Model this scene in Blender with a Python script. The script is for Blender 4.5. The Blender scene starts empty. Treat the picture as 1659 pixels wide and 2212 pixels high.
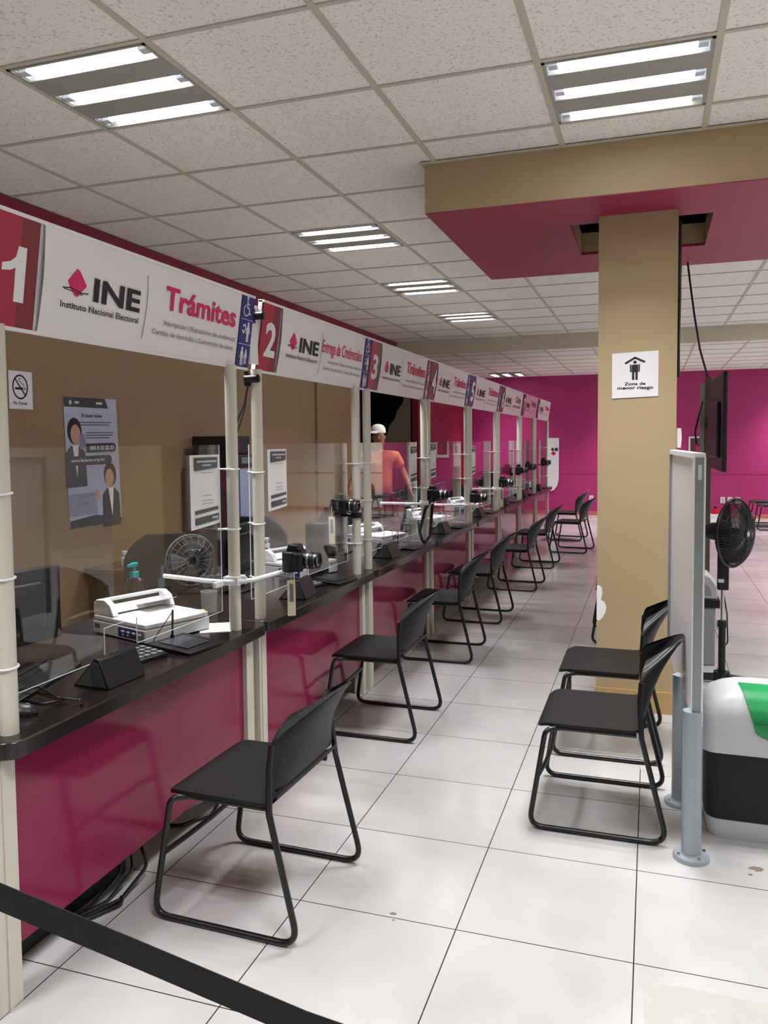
import bpy, bmesh, math, random
from mathutils import Vector, Matrix
random.seed(7)
SC = bpy.context.scene
COL = SC.collection
PI = math.pi

# ------------------------------------------------------------------ materials
def lin(c):
    return tuple((v/255/12.92) if v/255 <= .04045 else ((v/255+.055)/1.055)**2.4 for v in c)

def mat(name, rgb, rough=.5, metal=0., noise=0., nscale=30., bump=0., spec=.5, emit=0., coat=0., aniso=None):
    m = bpy.data.materials.new(name); m.use_nodes = True
    nt = m.node_tree; b = nt.nodes['Principled BSDF']
    c = (*lin(rgb), 1)
    b.inputs['Base Color'].default_value = c
    b.inputs['Roughness'].default_value = rough
    b.inputs['Metallic'].default_value = metal
    b.inputs['Specular IOR Level'].default_value = spec
    b.inputs['Coat Weight'].default_value = coat
    if emit:
        b.inputs['Emission Color'].default_value = (1, 1, 1, 1); b.inputs['Emission Strength'].default_value = emit
    if noise or bump:
        tc = nt.nodes.new('ShaderNodeTexCoord'); n = nt.nodes.new('ShaderNodeTexNoise')
        n.inputs['Scale'].default_value = nscale; n.inputs['Detail'].default_value = 5
        nt.links.new(tc.outputs['Object'], n.inputs['Vector'])
        if noise:
            mx = nt.nodes.new('ShaderNodeMix'); mx.data_type = 'RGBA'
            mx.inputs['A'].default_value = tuple(v*(1-noise) for v in c[:3])+(1,)
            mx.inputs['B'].default_value = tuple(min(1, v*(1+noise)) for v in c[:3])+(1,)
            nt.links.new(n.outputs['Fac'], mx.inputs['Factor']); nt.links.new(mx.outputs['Result'], b.inputs['Base Color'])
        if bump:
            bp = nt.nodes.new('ShaderNodeBump'); bp.inputs['Strength'].default_value = bump; bp.inputs['Distance'].default_value = .01
            nt.links.new(n.outputs['Fac'], bp.inputs['Height']); nt.links.new(bp.outputs['Normal'], b.inputs['Normal'])
    return m

def glass(name, tint=(1, 1, 1), ior=1.5, boost=1.0):
    m = bpy.data.materials.new(name); m.use_nodes = True
    nt = m.node_tree; nt.nodes.clear(); N = nt.nodes.new
    o = N('ShaderNodeOutputMaterial'); mx = N('ShaderNodeMixShader'); tr = N('ShaderNodeBsdfTransparent'); gl = N('ShaderNodeBsdfGlossy'); fr = N('ShaderNodeFresnel')
    tr.inputs['Color'].default_value = (*tint, 1); gl.inputs['Roughness'].default_value = .015; fr.inputs['IOR'].default_value = ior
    mu = N('ShaderNodeMath'); mu.operation = 'MULTIPLY'; mu.inputs[1].default_value = boost; mu.use_clamp = True
    ge = N('ShaderNodeNewGeometry'); mr = N('ShaderNodeMapRange'); mr.inputs['To Min'].default_value = ior; mr.inputs['To Max'].default_value = 1/ior
    nt.links.new(ge.outputs['Backfacing'], mr.inputs['Value']); nt.links.new(mr.outputs[0], fr.inputs['IOR'])
    nt.links.new(fr.outputs[0], mu.inputs[0]); nt.links.new(mu.outputs[0], mx.inputs['Fac'])
    nt.links.new(tr.outputs[0], mx.inputs[1]); nt.links.new(gl.outputs[0], mx.inputs[2]); nt.links.new(mx.outputs[0], o.inputs['Surface'])
    return m

def floor_mat():
    m = bpy.data.materials.new('polished_tile'); m.use_nodes = True
    nt = m.node_tree; N = nt.nodes.new; L = nt.links.new; b = nt.nodes['Principled BSDF']
    tc = N('ShaderNodeTexCoord'); sp = N('ShaderNodeSeparateXYZ'); L(tc.outputs['Object'], sp.inputs[0])
    wob = N('ShaderNodeTexNoise'); wob.inputs['Scale'].default_value = 3.; L(tc.outputs['Object'], wob.inputs['Vector'])
    def line(out):
        d = N('ShaderNodeMath'); d.operation = 'DIVIDE'; d.inputs[1].default_value = .5; L(out, d.inputs[0])
        a = N('ShaderNodeMath'); a.operation = 'ADD'; a.inputs[1].default_value = .5; L(d.outputs[0], a.inputs[0])
        f = N('ShaderNodeMath'); f.operation = 'FRACT'; L(a.outputs[0], f.inputs[0])
        s = N('ShaderNodeMath'); s.operation = 'SUBTRACT'; s.inputs[1].default_value = .5; L(f.outputs[0], s.inputs[0])
        ab = N('ShaderNodeMath'); ab.operation = 'ABSOLUTE'; L(s.outputs[0], ab.inputs[0])
        lt = N('ShaderNodeMath'); lt.operation = 'LESS_THAN'; lt.inputs[1].default_value = .0036; L(ab.outputs[0], lt.inputs[0])
        return lt.outputs[0]
    mxm = N('ShaderNodeMath'); mxm.operation = 'MAXIMUM'; L(line(sp.outputs['X']), mxm.inputs[0]); L(line(sp.outputs['Y']), mxm.inputs[1])
    n1 = N('ShaderNodeTexNoise'); n1.inputs['Scale'].default_value = 1.7; n1.inputs['Detail'].default_value = 8; L(tc.outputs['Object'], n1.inputs['Vector'])
    r1 = N('ShaderNodeValToRGB'); r1.color_ramp.elements[0].position = .3; r1.color_ramp.elements[0].color = (*lin((166, 165, 164)), 1)
    r1.color_ramp.elements[1].position = .62; r1.color_ramp.elements[1].color = (*lin((184, 183, 183)), 1); L(n1.outputs['Fac'], r1.inputs['Fac'])
    # small scattered specks of dirt
    n2 = N('ShaderNodeTexNoise'); n2.inputs['Scale'].default_value = 26; n2.inputs['Detail'].default_value = 3; L(tc.outputs['Object'], n2.inputs['Vector'])
    r2 = N('ShaderNodeValToRGB'); r2.color_ramp.elements[0].position = .74; r2.color_ramp.elements[0].color = (0, 0, 0, 1)
    r2.color_ramp.elements[1].position = .80; r2.color_ramp.elements[1].color = (.55, .55, .55, 1); L(n2.outputs['Fac'], r2.inputs['Fac'])
    m1 = N('ShaderNodeMix'); m1.data_type = 'RGBA'; L(r2.outputs[0], m1.inputs['Factor']); L(r1.outputs[0], m1.inputs['A']); m1.inputs['B'].default_value = (*lin((120, 112, 104)), 1)
    m2 = N('ShaderNodeMix'); m2.data_type = 'RGBA'; L(mxm.outputs[0], m2.inputs['Factor']); L(m1.outputs['Result'], m2.inputs['A']); m2.inputs['B'].default_value = (*lin((44, 42, 41)), 1)
    L(m2.outputs['Result'], b.inputs['Base Color'])
    rr = N('ShaderNodeMapRange'); rr.inputs['To Min'].default_value = .10; rr.inputs['To Max'].default_value = .20; L(n1.outputs['Fac'], rr.inputs['Value']); L(rr.outputs[0], b.inputs['Roughness'])
    b.inputs['Specular IOR Level'].default_value = .5
    return m

def ceiling_mat():
    m = bpy.data.materials.new('fissured_tile'); m.use_nodes = True
    nt = m.node_tree; N = nt.nodes.new; L = nt.links.new; b = nt.nodes['Principled BSDF']
    tc = N('ShaderNodeTexCoord'); n = N('ShaderNodeTexNoise'); n.inputs['Scale'].default_value = 95; n.inputs['Detail'].default_value = 2
    L(tc.outputs['Object'], n.inputs['Vector'])
    r = N('ShaderNodeValToRGB'); r.color_ramp.elements[0].position = .33; r.color_ramp.elements[0].color = (*lin((206, 200, 191)), 1)
    r.color_ramp.elements[1].position = .42; r.color_ramp.elements[1].color = (*lin((244, 239, 232)), 1); L(n.outputs['Fac'], r.inputs['Fac'])
    L(r.outputs[0], b.inputs['Base Color']); b.inputs['Roughness'].default_value = .9
    bp = N('ShaderNodeBump'); bp.inputs['Strength'].default_value = .25; bp.inputs['Distance'].default_value = .004; L(n.outputs['Fac'], bp.inputs['Height']); L(bp.outputs[0], b.inputs['Normal'])
    return m

M = dict(
    floor=floor_mat(), ceil=ceiling_mat(),
    tbar=mat('ceiling_bar', (196, 188, 172), .6), white_paint=mat('white_wall_paint', (222, 216, 206), .7, noise=.03, nscale=6),
    tan=mat('tan_wall_paint', (170, 149, 114), .55, noise=.05, nscale=5), brown=mat('shaded_tan_wall_paint', (142, 117, 86), .6, noise=.05, nscale=4),  # brown is the tan paint darkened to hold the staff-side shade
    magenta=mat('magenta_wall_paint', (172, 43, 110), .5, noise=.04, nscale=5), maroon=mat('maroon_paint', (128, 28, 58), .55, noise=.04, nscale=5),
    redwall=mat('crimson_wall_paint', (140, 24, 54), .5, noise=.04, nscale=5),
    panel=mat('magenta_laminate', (132, 34, 72), .14, noise=.10, nscale=9, spec=.34),
    laminate=mat('dark_wenge_laminate', (34, 28, 27), .22, noise=.25, nscale=60, spec=.5),
    cream=mat('cream_steel', (206, 203, 190), .35, spec=.5), alu=mat('grey_aluminium', (150, 156, 160), .38, .55), polegrey=mat('grey_painted_steel', (160, 168, 176), .35, .25),
    white=mat('white_plastic', (228, 229, 232), .35), offwhite=mat('offwhite_plastic', (205, 207, 212), .4), signwhite=mat('white_sign_board', (228, 226, 230), .3, spec=.5),
    paper=mat('white_paper', (235, 235, 236), .8), darkgrey=mat('dark_grey_print', (88, 90, 94), .7), midgrey=mat('grey_print', (120, 120, 124), .7), lightprint=mat('pale_print', (196, 197, 200), .7),
    black=mat('black_plastic', (17, 17, 20), .4, spec=.4), softblack=mat('black_shell_plastic', (15, 15, 18), .5, spec=.35, noise=.12, nscale=180), tubeblack=mat('black_tube_enamel', (17, 17, 19), .3),
    ink=mat('black_ink', (26, 24, 28), .6), red=mat('crimson_print', (118, 22, 40), .35), pink=mat('magenta_print', (206, 18, 94), .45), navy=mat('navy_print', (32, 34, 110), .45), navyplastic=mat('navy_plastic', (38, 48, 92), .4),
    purple=mat('purple_print', (88, 40, 110), .45), pinkboard=mat('pink_sign_board', (226, 160, 186), .4), grey=mat('grey_plastic', (150, 152, 154), .45), fabric=mat('charcoal_fabric', (36, 38, 39), .9, noise=.15, nscale=200),
    tubelight=mat('lit_fluorescent_tube', (255, 255, 255), .4, emit=9.), reflector=mat('white_reflector', (232, 236, 240), .22, .35), lampgrey=mat('lamp_louvre_grey', (158, 156, 150), .5),
    skin=mat('brown_skin', (150, 98, 72), .55), orange=mat('orange_cotton', (214, 122, 84), .85, noise=.06, nscale=60), denim=mat('blue_denim', (66, 76, 100), .9), capwhite=mat('white_cotton', (226, 224, 216), .85), hair=mat('dark_hair', (34, 26, 24), .7),
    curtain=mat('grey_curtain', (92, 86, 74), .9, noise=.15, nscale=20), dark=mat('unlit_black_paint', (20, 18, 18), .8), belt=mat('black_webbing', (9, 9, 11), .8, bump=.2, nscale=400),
    green=mat('green_plastic', (22, 140, 78), .3, spec=.6), greylid=mat('pale_grey_plastic', (196, 198, 200), .35), binblack=mat('black_bin_plastic', (20, 21, 20), .5, spec=.35), chrome=mat('chrome', (200, 200, 202), .15, 1.),
    acryl_edge=mat('acrylic_cut_edge', (226, 236, 234), .3), teal=mat('teal_plastic', (34, 160, 170), .35), yellow=mat('yellow_paper', (206, 190, 70), .8), bluegrey=mat('blue_grey_panel', (124, 130, 156), .6), plum=mat('plum_panel', (84, 52, 62), .6),
    wood=mat('brown_wood', (96, 70, 50), .5, noise=.2, nscale=12), tagpaper=mat('cream_card', (226, 216, 184), .8), posterblue=mat('pale_blue_print', (176, 182, 206), .55), posternavy=mat('slate_print', (44, 48, 60), .55), face=mat('printed_skin', (196, 150, 128), .6),
    clear=glass('clear_acrylic', (.985, .99, .99), 1.5, 1.15), bottle=glass('clear_bottle', (.86, .9, .93), 1.5, 1.6), lens=mat('dark_lens_glass', (10, 10, 16), .08, spec=.8), skirting=mat('terracotta_skirting', (190, 110, 100), .4),
    stain=mat('brown_dirt', (120, 106, 92), .7), film=mat('worn_adhesive_film', (172, 170, 166), .35, noise=.12, nscale=14), darkfloor=mat('black_rubber', (18, 18, 18), .6), pillarbrown=mat('olive_brown_steel', (92, 84, 68), .45), silver=mat('silver_print', (190, 192, 196), .4),
)

# ------------------------------------------------------------------ geometry helpers
class G:
    def __init__(s): s.v = []; s.f = []
    def add(s, vs, fs):
        o = len(s.v); s.v += [tuple(v) for v in vs]; s.f += [tuple(i+o for i in f) for f in fs]; return s
    def box(s, x0, x1, y0, y1, z0, z1):
        return s.add([(x0, y0, z0), (x1, y0, z0), (x1, y1, z0), (x0, y1, z0), (x0, y0, z1), (x1, y0, z1), (x1, y1, z1), (x0, y1, z1)],
                     [(0, 3, 2, 1), (4, 5, 6, 7), (0, 1, 5, 4), (1, 2, 6, 5), (2, 3, 7, 6), (3, 0, 4, 7)])
    def prism(s, poly, a, b, ax='z'):
        n = len(poly)
        def P(p, t): return {'z': (p[0], p[1], t), 'y': (p[0], t, p[1]), 'x': (t, p[0], p[1])}[ax]
        vs = [P(p, a) for p in poly]+[P(p, b) for p in poly]
        return s.add(vs, [tuple(range(n-1, -1, -1)), tuple(range(n, 2*n))]+[(i, (i+1) % n, n+(i+1) % n, n+i) for i in range(n)])
    def lathe(s, prof, n=24, mtx=None):
        vs = []; fs = []
        for r, z in prof:
            for k in range(n):
                a = 2*PI*k/n; v = Vector((r*math.cos(a), r*math.sin(a), z)); vs.append(mtx @ v if mtx else v)
        for i in range(len(prof)-1):
            for k in range(n):
                fs.append((i*n+k, i*n+(k+1) % n, (i+1)*n+(k+1) % n, (i+1)*n+k))
        if prof[0][0] > 1e-6: fs.append(tuple(range(n-1, -1, -1)))
        if prof[-1][0] > 1e-6: fs.append(tuple((len(prof)-1)*n+k for k in range(n)))
        return s.add(vs, fs)
    def cyl(s, p, q, r, n=16, r2=None):
        p = Vector(p); q = Vector(q); d = q-p
        m = Matrix.Translation(p) @ d.to_track_quat('Z', 'Y').to_matrix().to_4x4()
        return s.lathe([(r, 0), (r if r2 is None else r2, d.length)], n, m)
    def tube(s, pts, r, n=10, closed=False):
        pts = [Vector(p) for p in pts]; N = len(pts); vs = []; fs = []
        T = []
        for i in range(N):
            a = pts[(i-1) % N] if (closed or i) else pts[0]; b = pts[(i+1) % N] if (closed or i < N-1) else pts[-1]
            T.append((b-a).normalized())
        u = T[0].orthogonal().normalized()
        for i in range(N):
            u = (u-T[i]*u.dot(T[i])); u = u.normalized() if u.length > 1e-6 else T[i].orthogonal().normalized()
            w = T[i].cross(u); rr = r[i] if isinstance(r, (list, tuple)) else r
            for k in range(n):
                a = 2*PI*k/n; vs.append(pts[i]+rr*(u*math.cos(a)+w*math.sin(a)))
        for i in range(N if closed else N-1):
            j = (i+1) % N
            for k in range(n): fs.append((i*n+k, i*n+(k+1) % n, j*n+(k+1) % n, j*n+k))
        if not closed: fs += [tuple(range(n-1, -1, -1)), tuple((N-1)*n+k for k in range(n))]
        return s.add(vs, fs)
    def shell(s, fn, nu, nv, t):
        """double sided sheet: fn(u,v)->(point, normal) with u,v in 0..1"""
        A = []; B = []
        for i in range(nu+1):
            for j in range(nv+1):
                p, n = fn(i/nu, j/nv); p = Vector(p); n = Vector(n).normalized(); A.append(p+n*t/2); B.append(p-n*t/2)
        W = nv+1; o = len(A); fs = []
        for i in range(nu):
            for j in range(nv):
                a, b, c, d = i*W+j, i*W+j+1, (i+1)*W+j+1, (i+1)*W+j
                fs.append((a, d, c, b)); fs.append((o+a, o+b, o+c, o+d))
        ring = [j for j in range(nv+1)]+[i*W+nv for i in range(1, nu+1)]+[nu*W+j for j in range(nv-1, -1, -1)]+[i*W for i in range(nu-1, 0, -1)]
        for k in range(len(ring)):
            a, b = ring[k], ring[(k+1) % len(ring)]; fs.append((a, b, o+b, o+a))
        return s.add(A+B, fs)
    def xf(s, m): s.v = [tuple(m @ Vector(v)) for v in s.v]; return s
    def join(s, g): return s.add(g.v, g.f)

def fillet(pts, rad, seg=6):
    pts = [Vector(p) for p in pts]; out = [pts[0]]
    for i in range(1, len(pts)-1):
        r = rad[i-1] if isinstance(rad, (list, tuple)) else rad
        a, b, c = pts[i-1], pts[i], pts[i+1]; d1 = (a-b).normalized(); d2 = (c-b).normalized()
        ang = d1.angle(d2); t = min(r/math.tan(ang/2), (a-b).length*.49, (c-b).length*.49)
        p, q = b+d1*t, b+d2*t
        for k in range(seg+1):
            u = k/seg; out.append(p*(1-u)**2+b*2*u*(1-u)+q*u*u)
    out.append(pts[-1]); return out

def rrect(x0, x1, y0, y1, r, seg=5, corners=(1, 1, 1, 1)):
    out = []
    for (cx, cy, a0, on) in ((x1-r, y0+r, -PI/2, corners[0]), (x1-r, y1-r, 0, corners[1]), (x0+r, y1-r, PI/2, corners[2]), (x0+r, y0+r, PI, corners[3])):
        if on:
            for k in range(seg+1):
                a = a0+PI/2*k/seg; out.append((cx+r*math.cos(a), cy+r*math.sin(a)))
        else:
            out.append((cx+r*math.copysign(1, cx-(x0+x1)/2), cy+r*math.copysign(1, cy-(y0+y1)/2)))
    return out

def mesh_of(name, g):
    me = bpy.data.meshes.new(name); me.from_pydata(g.v, [], g.f); me.update()
    bm = bmesh.new(); bm.from_mesh(me); bmesh.ops.recalc_face_normals(bm, faces=bm.faces); bm.to_mesh(me); bm.free()
    return me

def obj(name, g, m, parent=None, bevel=0., smooth=35, loc=None, rot=None):
    me = g if isinstance(g, bpy.types.Mesh) else mesh_of(name, g)
    me.materials.clear()
    for mm in (m if isinstance(m, (list, tuple)) else [m]): me.materials.append(M[mm] if isinstance(mm, str) else mm)
    if smooth: me.shade_smooth(); me.set_sharp_from_angle(angle=math.radians(smooth))
    o = bpy.data.objects.new(name, me); COL.objects.link(o)
    if parent: o.parent = parent
    if loc: o.location = loc
    if rot: o.rotation_euler = rot
    if bevel:
        b = o.modifiers.new('bevel', 'BEVEL'); b.width = bevel; b.segments = 2; b.limit_method = 'ANGLE'
    return o

def tag(o, label, cat, group=None, kind=None):
    if label: o['label'] = label
    if cat: o['category'] = cat
    if group: o['group'] = group
    if kind: o['kind'] = kind
    return o

def thing(name, label, cat, loc=(0, 0, 0), rz=0., group=None, mtx=None):
    o = bpy.data.objects.new(name, None); COL.objects.link(o); o.empty_display_size = .05
    if mtx is not None: o.matrix_world = mtx
    else: o.location = loc; o.rotation_euler = (0, 0, rz)
    return tag(o, label, cat, group)

def struct(name, g, m, **k):
    o = obj(name, g, m, **k); o['kind'] = 'structure'; return o

def dup(root, label, group=None):
    def cp(o, parent):
        c = o.copy(); COL.objects.link(c)
        if parent: c.parent = parent
        for ch in list(o.children): cp(ch, c)
        return c
    c = cp(root, None)
    c['label'] = label
    if group: c['group'] = group
    return c

def text_g(body, x, y, w, h, n=0., bold=0., align='fit', t=.0):
    """flat letters fitted into the box x..x+w, y..y+h of a local XY plane, at height n"""
    cu = bpy.data.curves.new('lettering', 'FONT'); cu.body = body; cu.size = 1; cu.resolution_u = 3; cu.offset = bold
    ob = bpy.data.objects.new('lettering', cu); COL.objects.link(ob)
    dg = bpy.context.evaluated_depsgraph_get(); ev = ob.evaluated_get(dg); me = ev.to_mesh()
    vs = [v.co.copy() for v in me.vertices]; fs = [tuple(p.vertices) for p in me.polygons]
    ev.to_mesh_clear(); bpy.data.objects.remove(ob); bpy.data.curves.remove(cu)
    g = G()
    if not vs: return g
    x0 = min(v.x for v in vs); x1 = max(v.x for v in vs); y0 = min(v.y for v in vs); y1 = max(v.y for v in vs)
    sx = w/(x1-x0); sy = h/(y1-y0)
    return g.add([(x+(v.x-x0)*sx, y+(v.y-y0)*sy, n) for v in vs], fs)

def quad(x0, x1, y0, y1, n): return G().add([(x0, y0, n), (x1, y0, n), (x1, y1, n), (x0, y1, n)], [(0, 1, 2, 3)])
def plate(poly, n0, n1): return G().prism(poly, n0, n1)
def disc(cx, cy, r, n0, n1, seg=24, ry=None): return plate([(cx+r*math.cos(2*PI*k/seg), cy+(ry or r)*math.sin(2*PI*k/seg)) for k in range(seg)], n0, n1)
def stroke(pts, wd, n0, n1, closed=False):
    g = G(); N = len(pts)
    for i in range(N if closed else N-1):
        a = Vector(pts[i]); b = Vector(pts[(i+1) % N]); d = (b-a).normalized(); q = Vector((-d.y, d.x))*wd/2; a = a-d*wd*.3; b = b+d*wd*.3
        g.prism([tuple(a-q), tuple(b-q), tuple(b+q), tuple(a+q)], n0, n1)
    return g

def wall_mtx(x, y, z, tilt=0.):
    """local X -> +Y of the room, local Y -> up, local Z -> +X (out of a left-hand wall)"""
    a = tilt
    return Matrix(((0, math.sin(a), math.cos(a), x), (1, 0, 0, y), (0, math.cos(a), -math.sin(a), z), (0, 0, 0, 1)))
def front_mtx(x, y, z):
    """local X -> +X, local Y -> up, local Z -> -Y (towards the entrance)"""
    return Matrix(((1, 0, 0, x), (0, 0, -1, y), (0, 1, 0, z), (0, 0, 0, 1)))

# ------------------------------------------------------------------ the room
ZC, ZC2, YSTEP, YB = 2.846, 2.655, 8.82, 13.42
XL, XR, YF = -1.95, 6.0, -5.0
struct('floor', G().box(XL-1.6, XR, YF, YB, -.1, 0), 'floor', smooth=0)
OX, OY, SX, SY = .4805, .2454, .634, .629
LAMPS = [(-2, 0), (-2, 4), (-2, 7), (-2, 10), (1, 1), (-2, -4), (1, -3), (4, -4), (4, 1), (4, 5), (4, 9), (4, 12), (8, -2), (8, 3), (8, 8)]  # right-hand ones are unseen, more of them added to brighten the hall
g = G(); bars = G()
k0, k1 = -5, 9
xs = sorted(set([XL]+[OX+SX*k for k in range(k0, k1) if XL < OX+SX*k < XR]+[XR]))
ys = sorted(set([YF]+[OY+SY*j for j in range(-10, 16) if YF < OY+SY*j < YSTEP]+[YSTEP]))
holes = {(round(OX+SX*k, 3), round(OY+SY*j, 3)) for k, j in LAMPS}
for a, b in zip(xs, xs[1:]):
    for c, d in zip(ys, ys[1:]):
        if (round(a, 3), round(c, 3)) in holes: continue
        if .55 < (a+b)/2 < 2.8 and 1.95 < (c+d)/2 < 3.4: continue
        g.add([(a, c, ZC), (a, d, ZC), (b, d, ZC), (b, c, ZC)], [(0, 1, 2, 3)])
struct('ceiling', g, 'ceil', smooth=0)
for x in xs[1:-1]:
    bars.box(x-.013, x+.013, YF, YSTEP, ZC-.006, ZC-.001)
for y in ys[1:-1]:
    bars.box(XL, XR, y-.010, y+.010, ZC-.0055, ZC-.001)
struct('trim_1', bars, 'tbar', smooth=0)
# lower ceiling at the far end, one step down
g = G(); xs2 = [XL-1.6]+[OX+SX*k+.3 for k in range(-5, 9) if OX+SX*k+.3 > XL-1.5]+[XR]; bars = G()
g.add([(XL-1.6, YSTEP, ZC2), (XL-1.6, YB, ZC2), (XR, YB, ZC2), (XR, YSTEP, ZC2)], [(0, 1, 2, 3)])
for x in xs2[1:-1]: bars.box(x-.013, x+.013, YSTEP, YB, ZC2-.006, ZC2-.001)
for j in range(0, 8): bars.box(XL-1.6, XR, YSTEP+.3+SY*j-.01, YSTEP+.3+SY*j+.01, ZC2-.0055, ZC2-.001)
struct('ceiling.001', g, 'ceil', smooth=0); struct('trim_2', bars, 'tbar', smooth=0)
struct('beam', G().box(XL-1.6, XR, YSTEP-.06, YSTEP, ZC2-.004, ZC+.1), mat('cream_beam_paint', (206, 196, 176), .7), smooth=0)
struct('wall_back', G().box(XL-1.6, 3.58, YB, YB+.1, 0, ZC2+.3), 'magenta', smooth=0)
struct('wall_back.001', G().box(3.58, XR+.1, YB, YB+.1, 0, ZC2+.3), 'white_paint', smooth=0)
struct('baseboard_back', G().box(XL, XR, YB-.012, YB, 0, .075), 'skirting', smooth=0)
struct('trim_3', G().box(XL, XR, YB-.006, YB, .785, .80), 'magenta', smooth=0)
struct('wall_right', G().box(XR, XR+.1, YF, YB, 0, ZC+.1), 'white_paint', smooth=0)
struct('wall_front', G().box(XL-.1, XR+.1, YF-.1, YF, 0, ZC+.1), 'white_paint', smooth=0)
# left wall: tan paint darkened for shade, a pilaster, a crimson jamb, the dark opening, crimson to the far end
Y1, Y2, Y3, Y4 = 5.86, 7.02, 7.30, 9.95
struct('wall_left', G().box(XL-.1, XL, YF, Y1, 0, ZC), 'brown', smooth=0)
struct('wall_left.001', G().box(XL-.1, XL+.026, Y1, Y2, 0, ZC), 'brown', smooth=0)
struct('wall_left.002', G().box(XL-.1, XL, Y2, Y3, 0, ZC), 'redwall', smooth=0)
struct('wall_left.003', G().box(XL-.1, XL, Y4, YB, 0, ZC), 'redwall', smooth=0)
struct('wall_left.004', G().box(XL-.1, XL, Y3, Y4, 2.3, ZC), 'redwall', smooth=0)
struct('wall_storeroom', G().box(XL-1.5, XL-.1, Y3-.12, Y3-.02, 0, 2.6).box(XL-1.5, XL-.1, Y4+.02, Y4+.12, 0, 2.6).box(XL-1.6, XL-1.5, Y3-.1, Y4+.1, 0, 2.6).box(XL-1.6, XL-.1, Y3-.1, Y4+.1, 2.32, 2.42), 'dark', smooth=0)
struct('trim_4', G().box(XL, XL+.03, YF, YSTEP-.06, 2.42, ZC-.008), 'maroon', smooth=0)

# grey curtain pulled to one side of the opening
def curt(u, v):
    zt = 2.28; y = Y3+.55+(Y4-Y3-.6)*v; z0 = .05
    top = zt-(1-v)*1.25
    z = z0+(top-z0)*u; x = XL-.12+.014*math.sin(v*34)
    return (x, y, z), (1, -.5*math.cos(v*34), 0)
tag(obj('curtain', G().shell(curt, 10, 70, .004), 'curtain'), 'dark grey curtain slanting across the black opening behind the man', 'curtain')

# soffit with a hole, and the column that goes up into it
SX0, SX1, SY0, SY1, SZ = .430, 2.95, 1.78, 3.56, 2.592
HX0, HX1, HY0, HY1 = 1.107, 1.822, 2.27, 3.00
g = G().box(SX0, SX1, SY0, SY0+.02, SZ, ZC-.001).box(SX0, SX0+.02, SY0+.0205, SY1-.0205, SZ, ZC-.001).box(SX1-.02, SX1, SY0+.0205, SY1-.0205, SZ, ZC-.001).box(SX0, SX1, SY1-.02, SY1, SZ, ZC-.001)
struct('beam.001', g, 'tan', smooth=0)
e = .0015
g = G().box(SX0+e, SX1-e, SY0+e, HY0, SZ-.004, SZ+.012).box(SX0+e, SX1-e, HY1, SY1-e, SZ-.004, SZ+.012).box(SX0+e, HX0, HY0, HY1, SZ-.004, SZ+.012).box(HX1, SX1-e, HY0, HY1, SZ-.004, SZ+.012)
struct('ceiling.002', g, mat('wine_soffit_paint', (148, 36, 70), .5, noise=.03, nscale=4), smooth=0)
g = G().box(HX0-.01, HX1+.01, HY1, HY1+.01, SZ+.012, SZ+.13).box(HX0-.01, HX0, HY0, HY1, SZ+.012, SZ+.13).box(HX1, HX1+.01, HY0, HY1, SZ+.012, SZ+.13).box(HX0, HX1, HY0-.01, HY0, SZ+.012, SZ+.13)
struct('trim_5', g, 'tan', smooth=0)
e2 = .03
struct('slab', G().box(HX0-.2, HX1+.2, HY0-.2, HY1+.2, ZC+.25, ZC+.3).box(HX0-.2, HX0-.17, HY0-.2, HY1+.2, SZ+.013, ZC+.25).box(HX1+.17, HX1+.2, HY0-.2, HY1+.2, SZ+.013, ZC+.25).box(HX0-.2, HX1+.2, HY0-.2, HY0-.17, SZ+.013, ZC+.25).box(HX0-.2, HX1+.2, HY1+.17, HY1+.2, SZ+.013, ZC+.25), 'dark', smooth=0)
struct('trim_6', G().box(SX0-.02, SX1, SY0-.02, SY0+.0, ZC-.012, ZC-.006).box(SX0-.02, SX0, SY0, SY1, ZC-.012, ZC-.006), 'tbar', smooth=0)
CX0, CX1, CY0, CY1 = 1.264, 1.652, 2.14, 2.54
struct('column', G().box(CX0, CX1, CY0, CY1, 0, ZC+.25), 'tan', smooth=0)
struct('baseboard_column', G().box(CX0-.008, CX1+.008, CY0-.008, CY1+.008, 0, .115), mat('ochre_skirting', (176, 146, 96), .5), smooth=0)
tag(obj('paint_chip', plate([(0, .02), (.012, .012), (.03, .03), (.045, .06), (.05, .09), (.04, .115), (.022, .125), (.028, .16), (.026, .19), (.012, .205), (0, .2)], 0, .0012), 'paper'), 'bare white patch chipped from the left edge of the tan column', 'patch').matrix_world = front_mtx(CX0, CY0, .46)
tag(obj('wall_cable', G().tube([(CX1+.012, CY0+.2, 2.58), (CX1+.014, CY0+.2, 2.2), (CX1+.01, CY0+.2, 1.95), (CX1+.012, CY0+.2, 1.76)], .009, 8), 'tubeblack'), 'thick black cable running down the right side of the tan column', 'cable')

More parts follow.
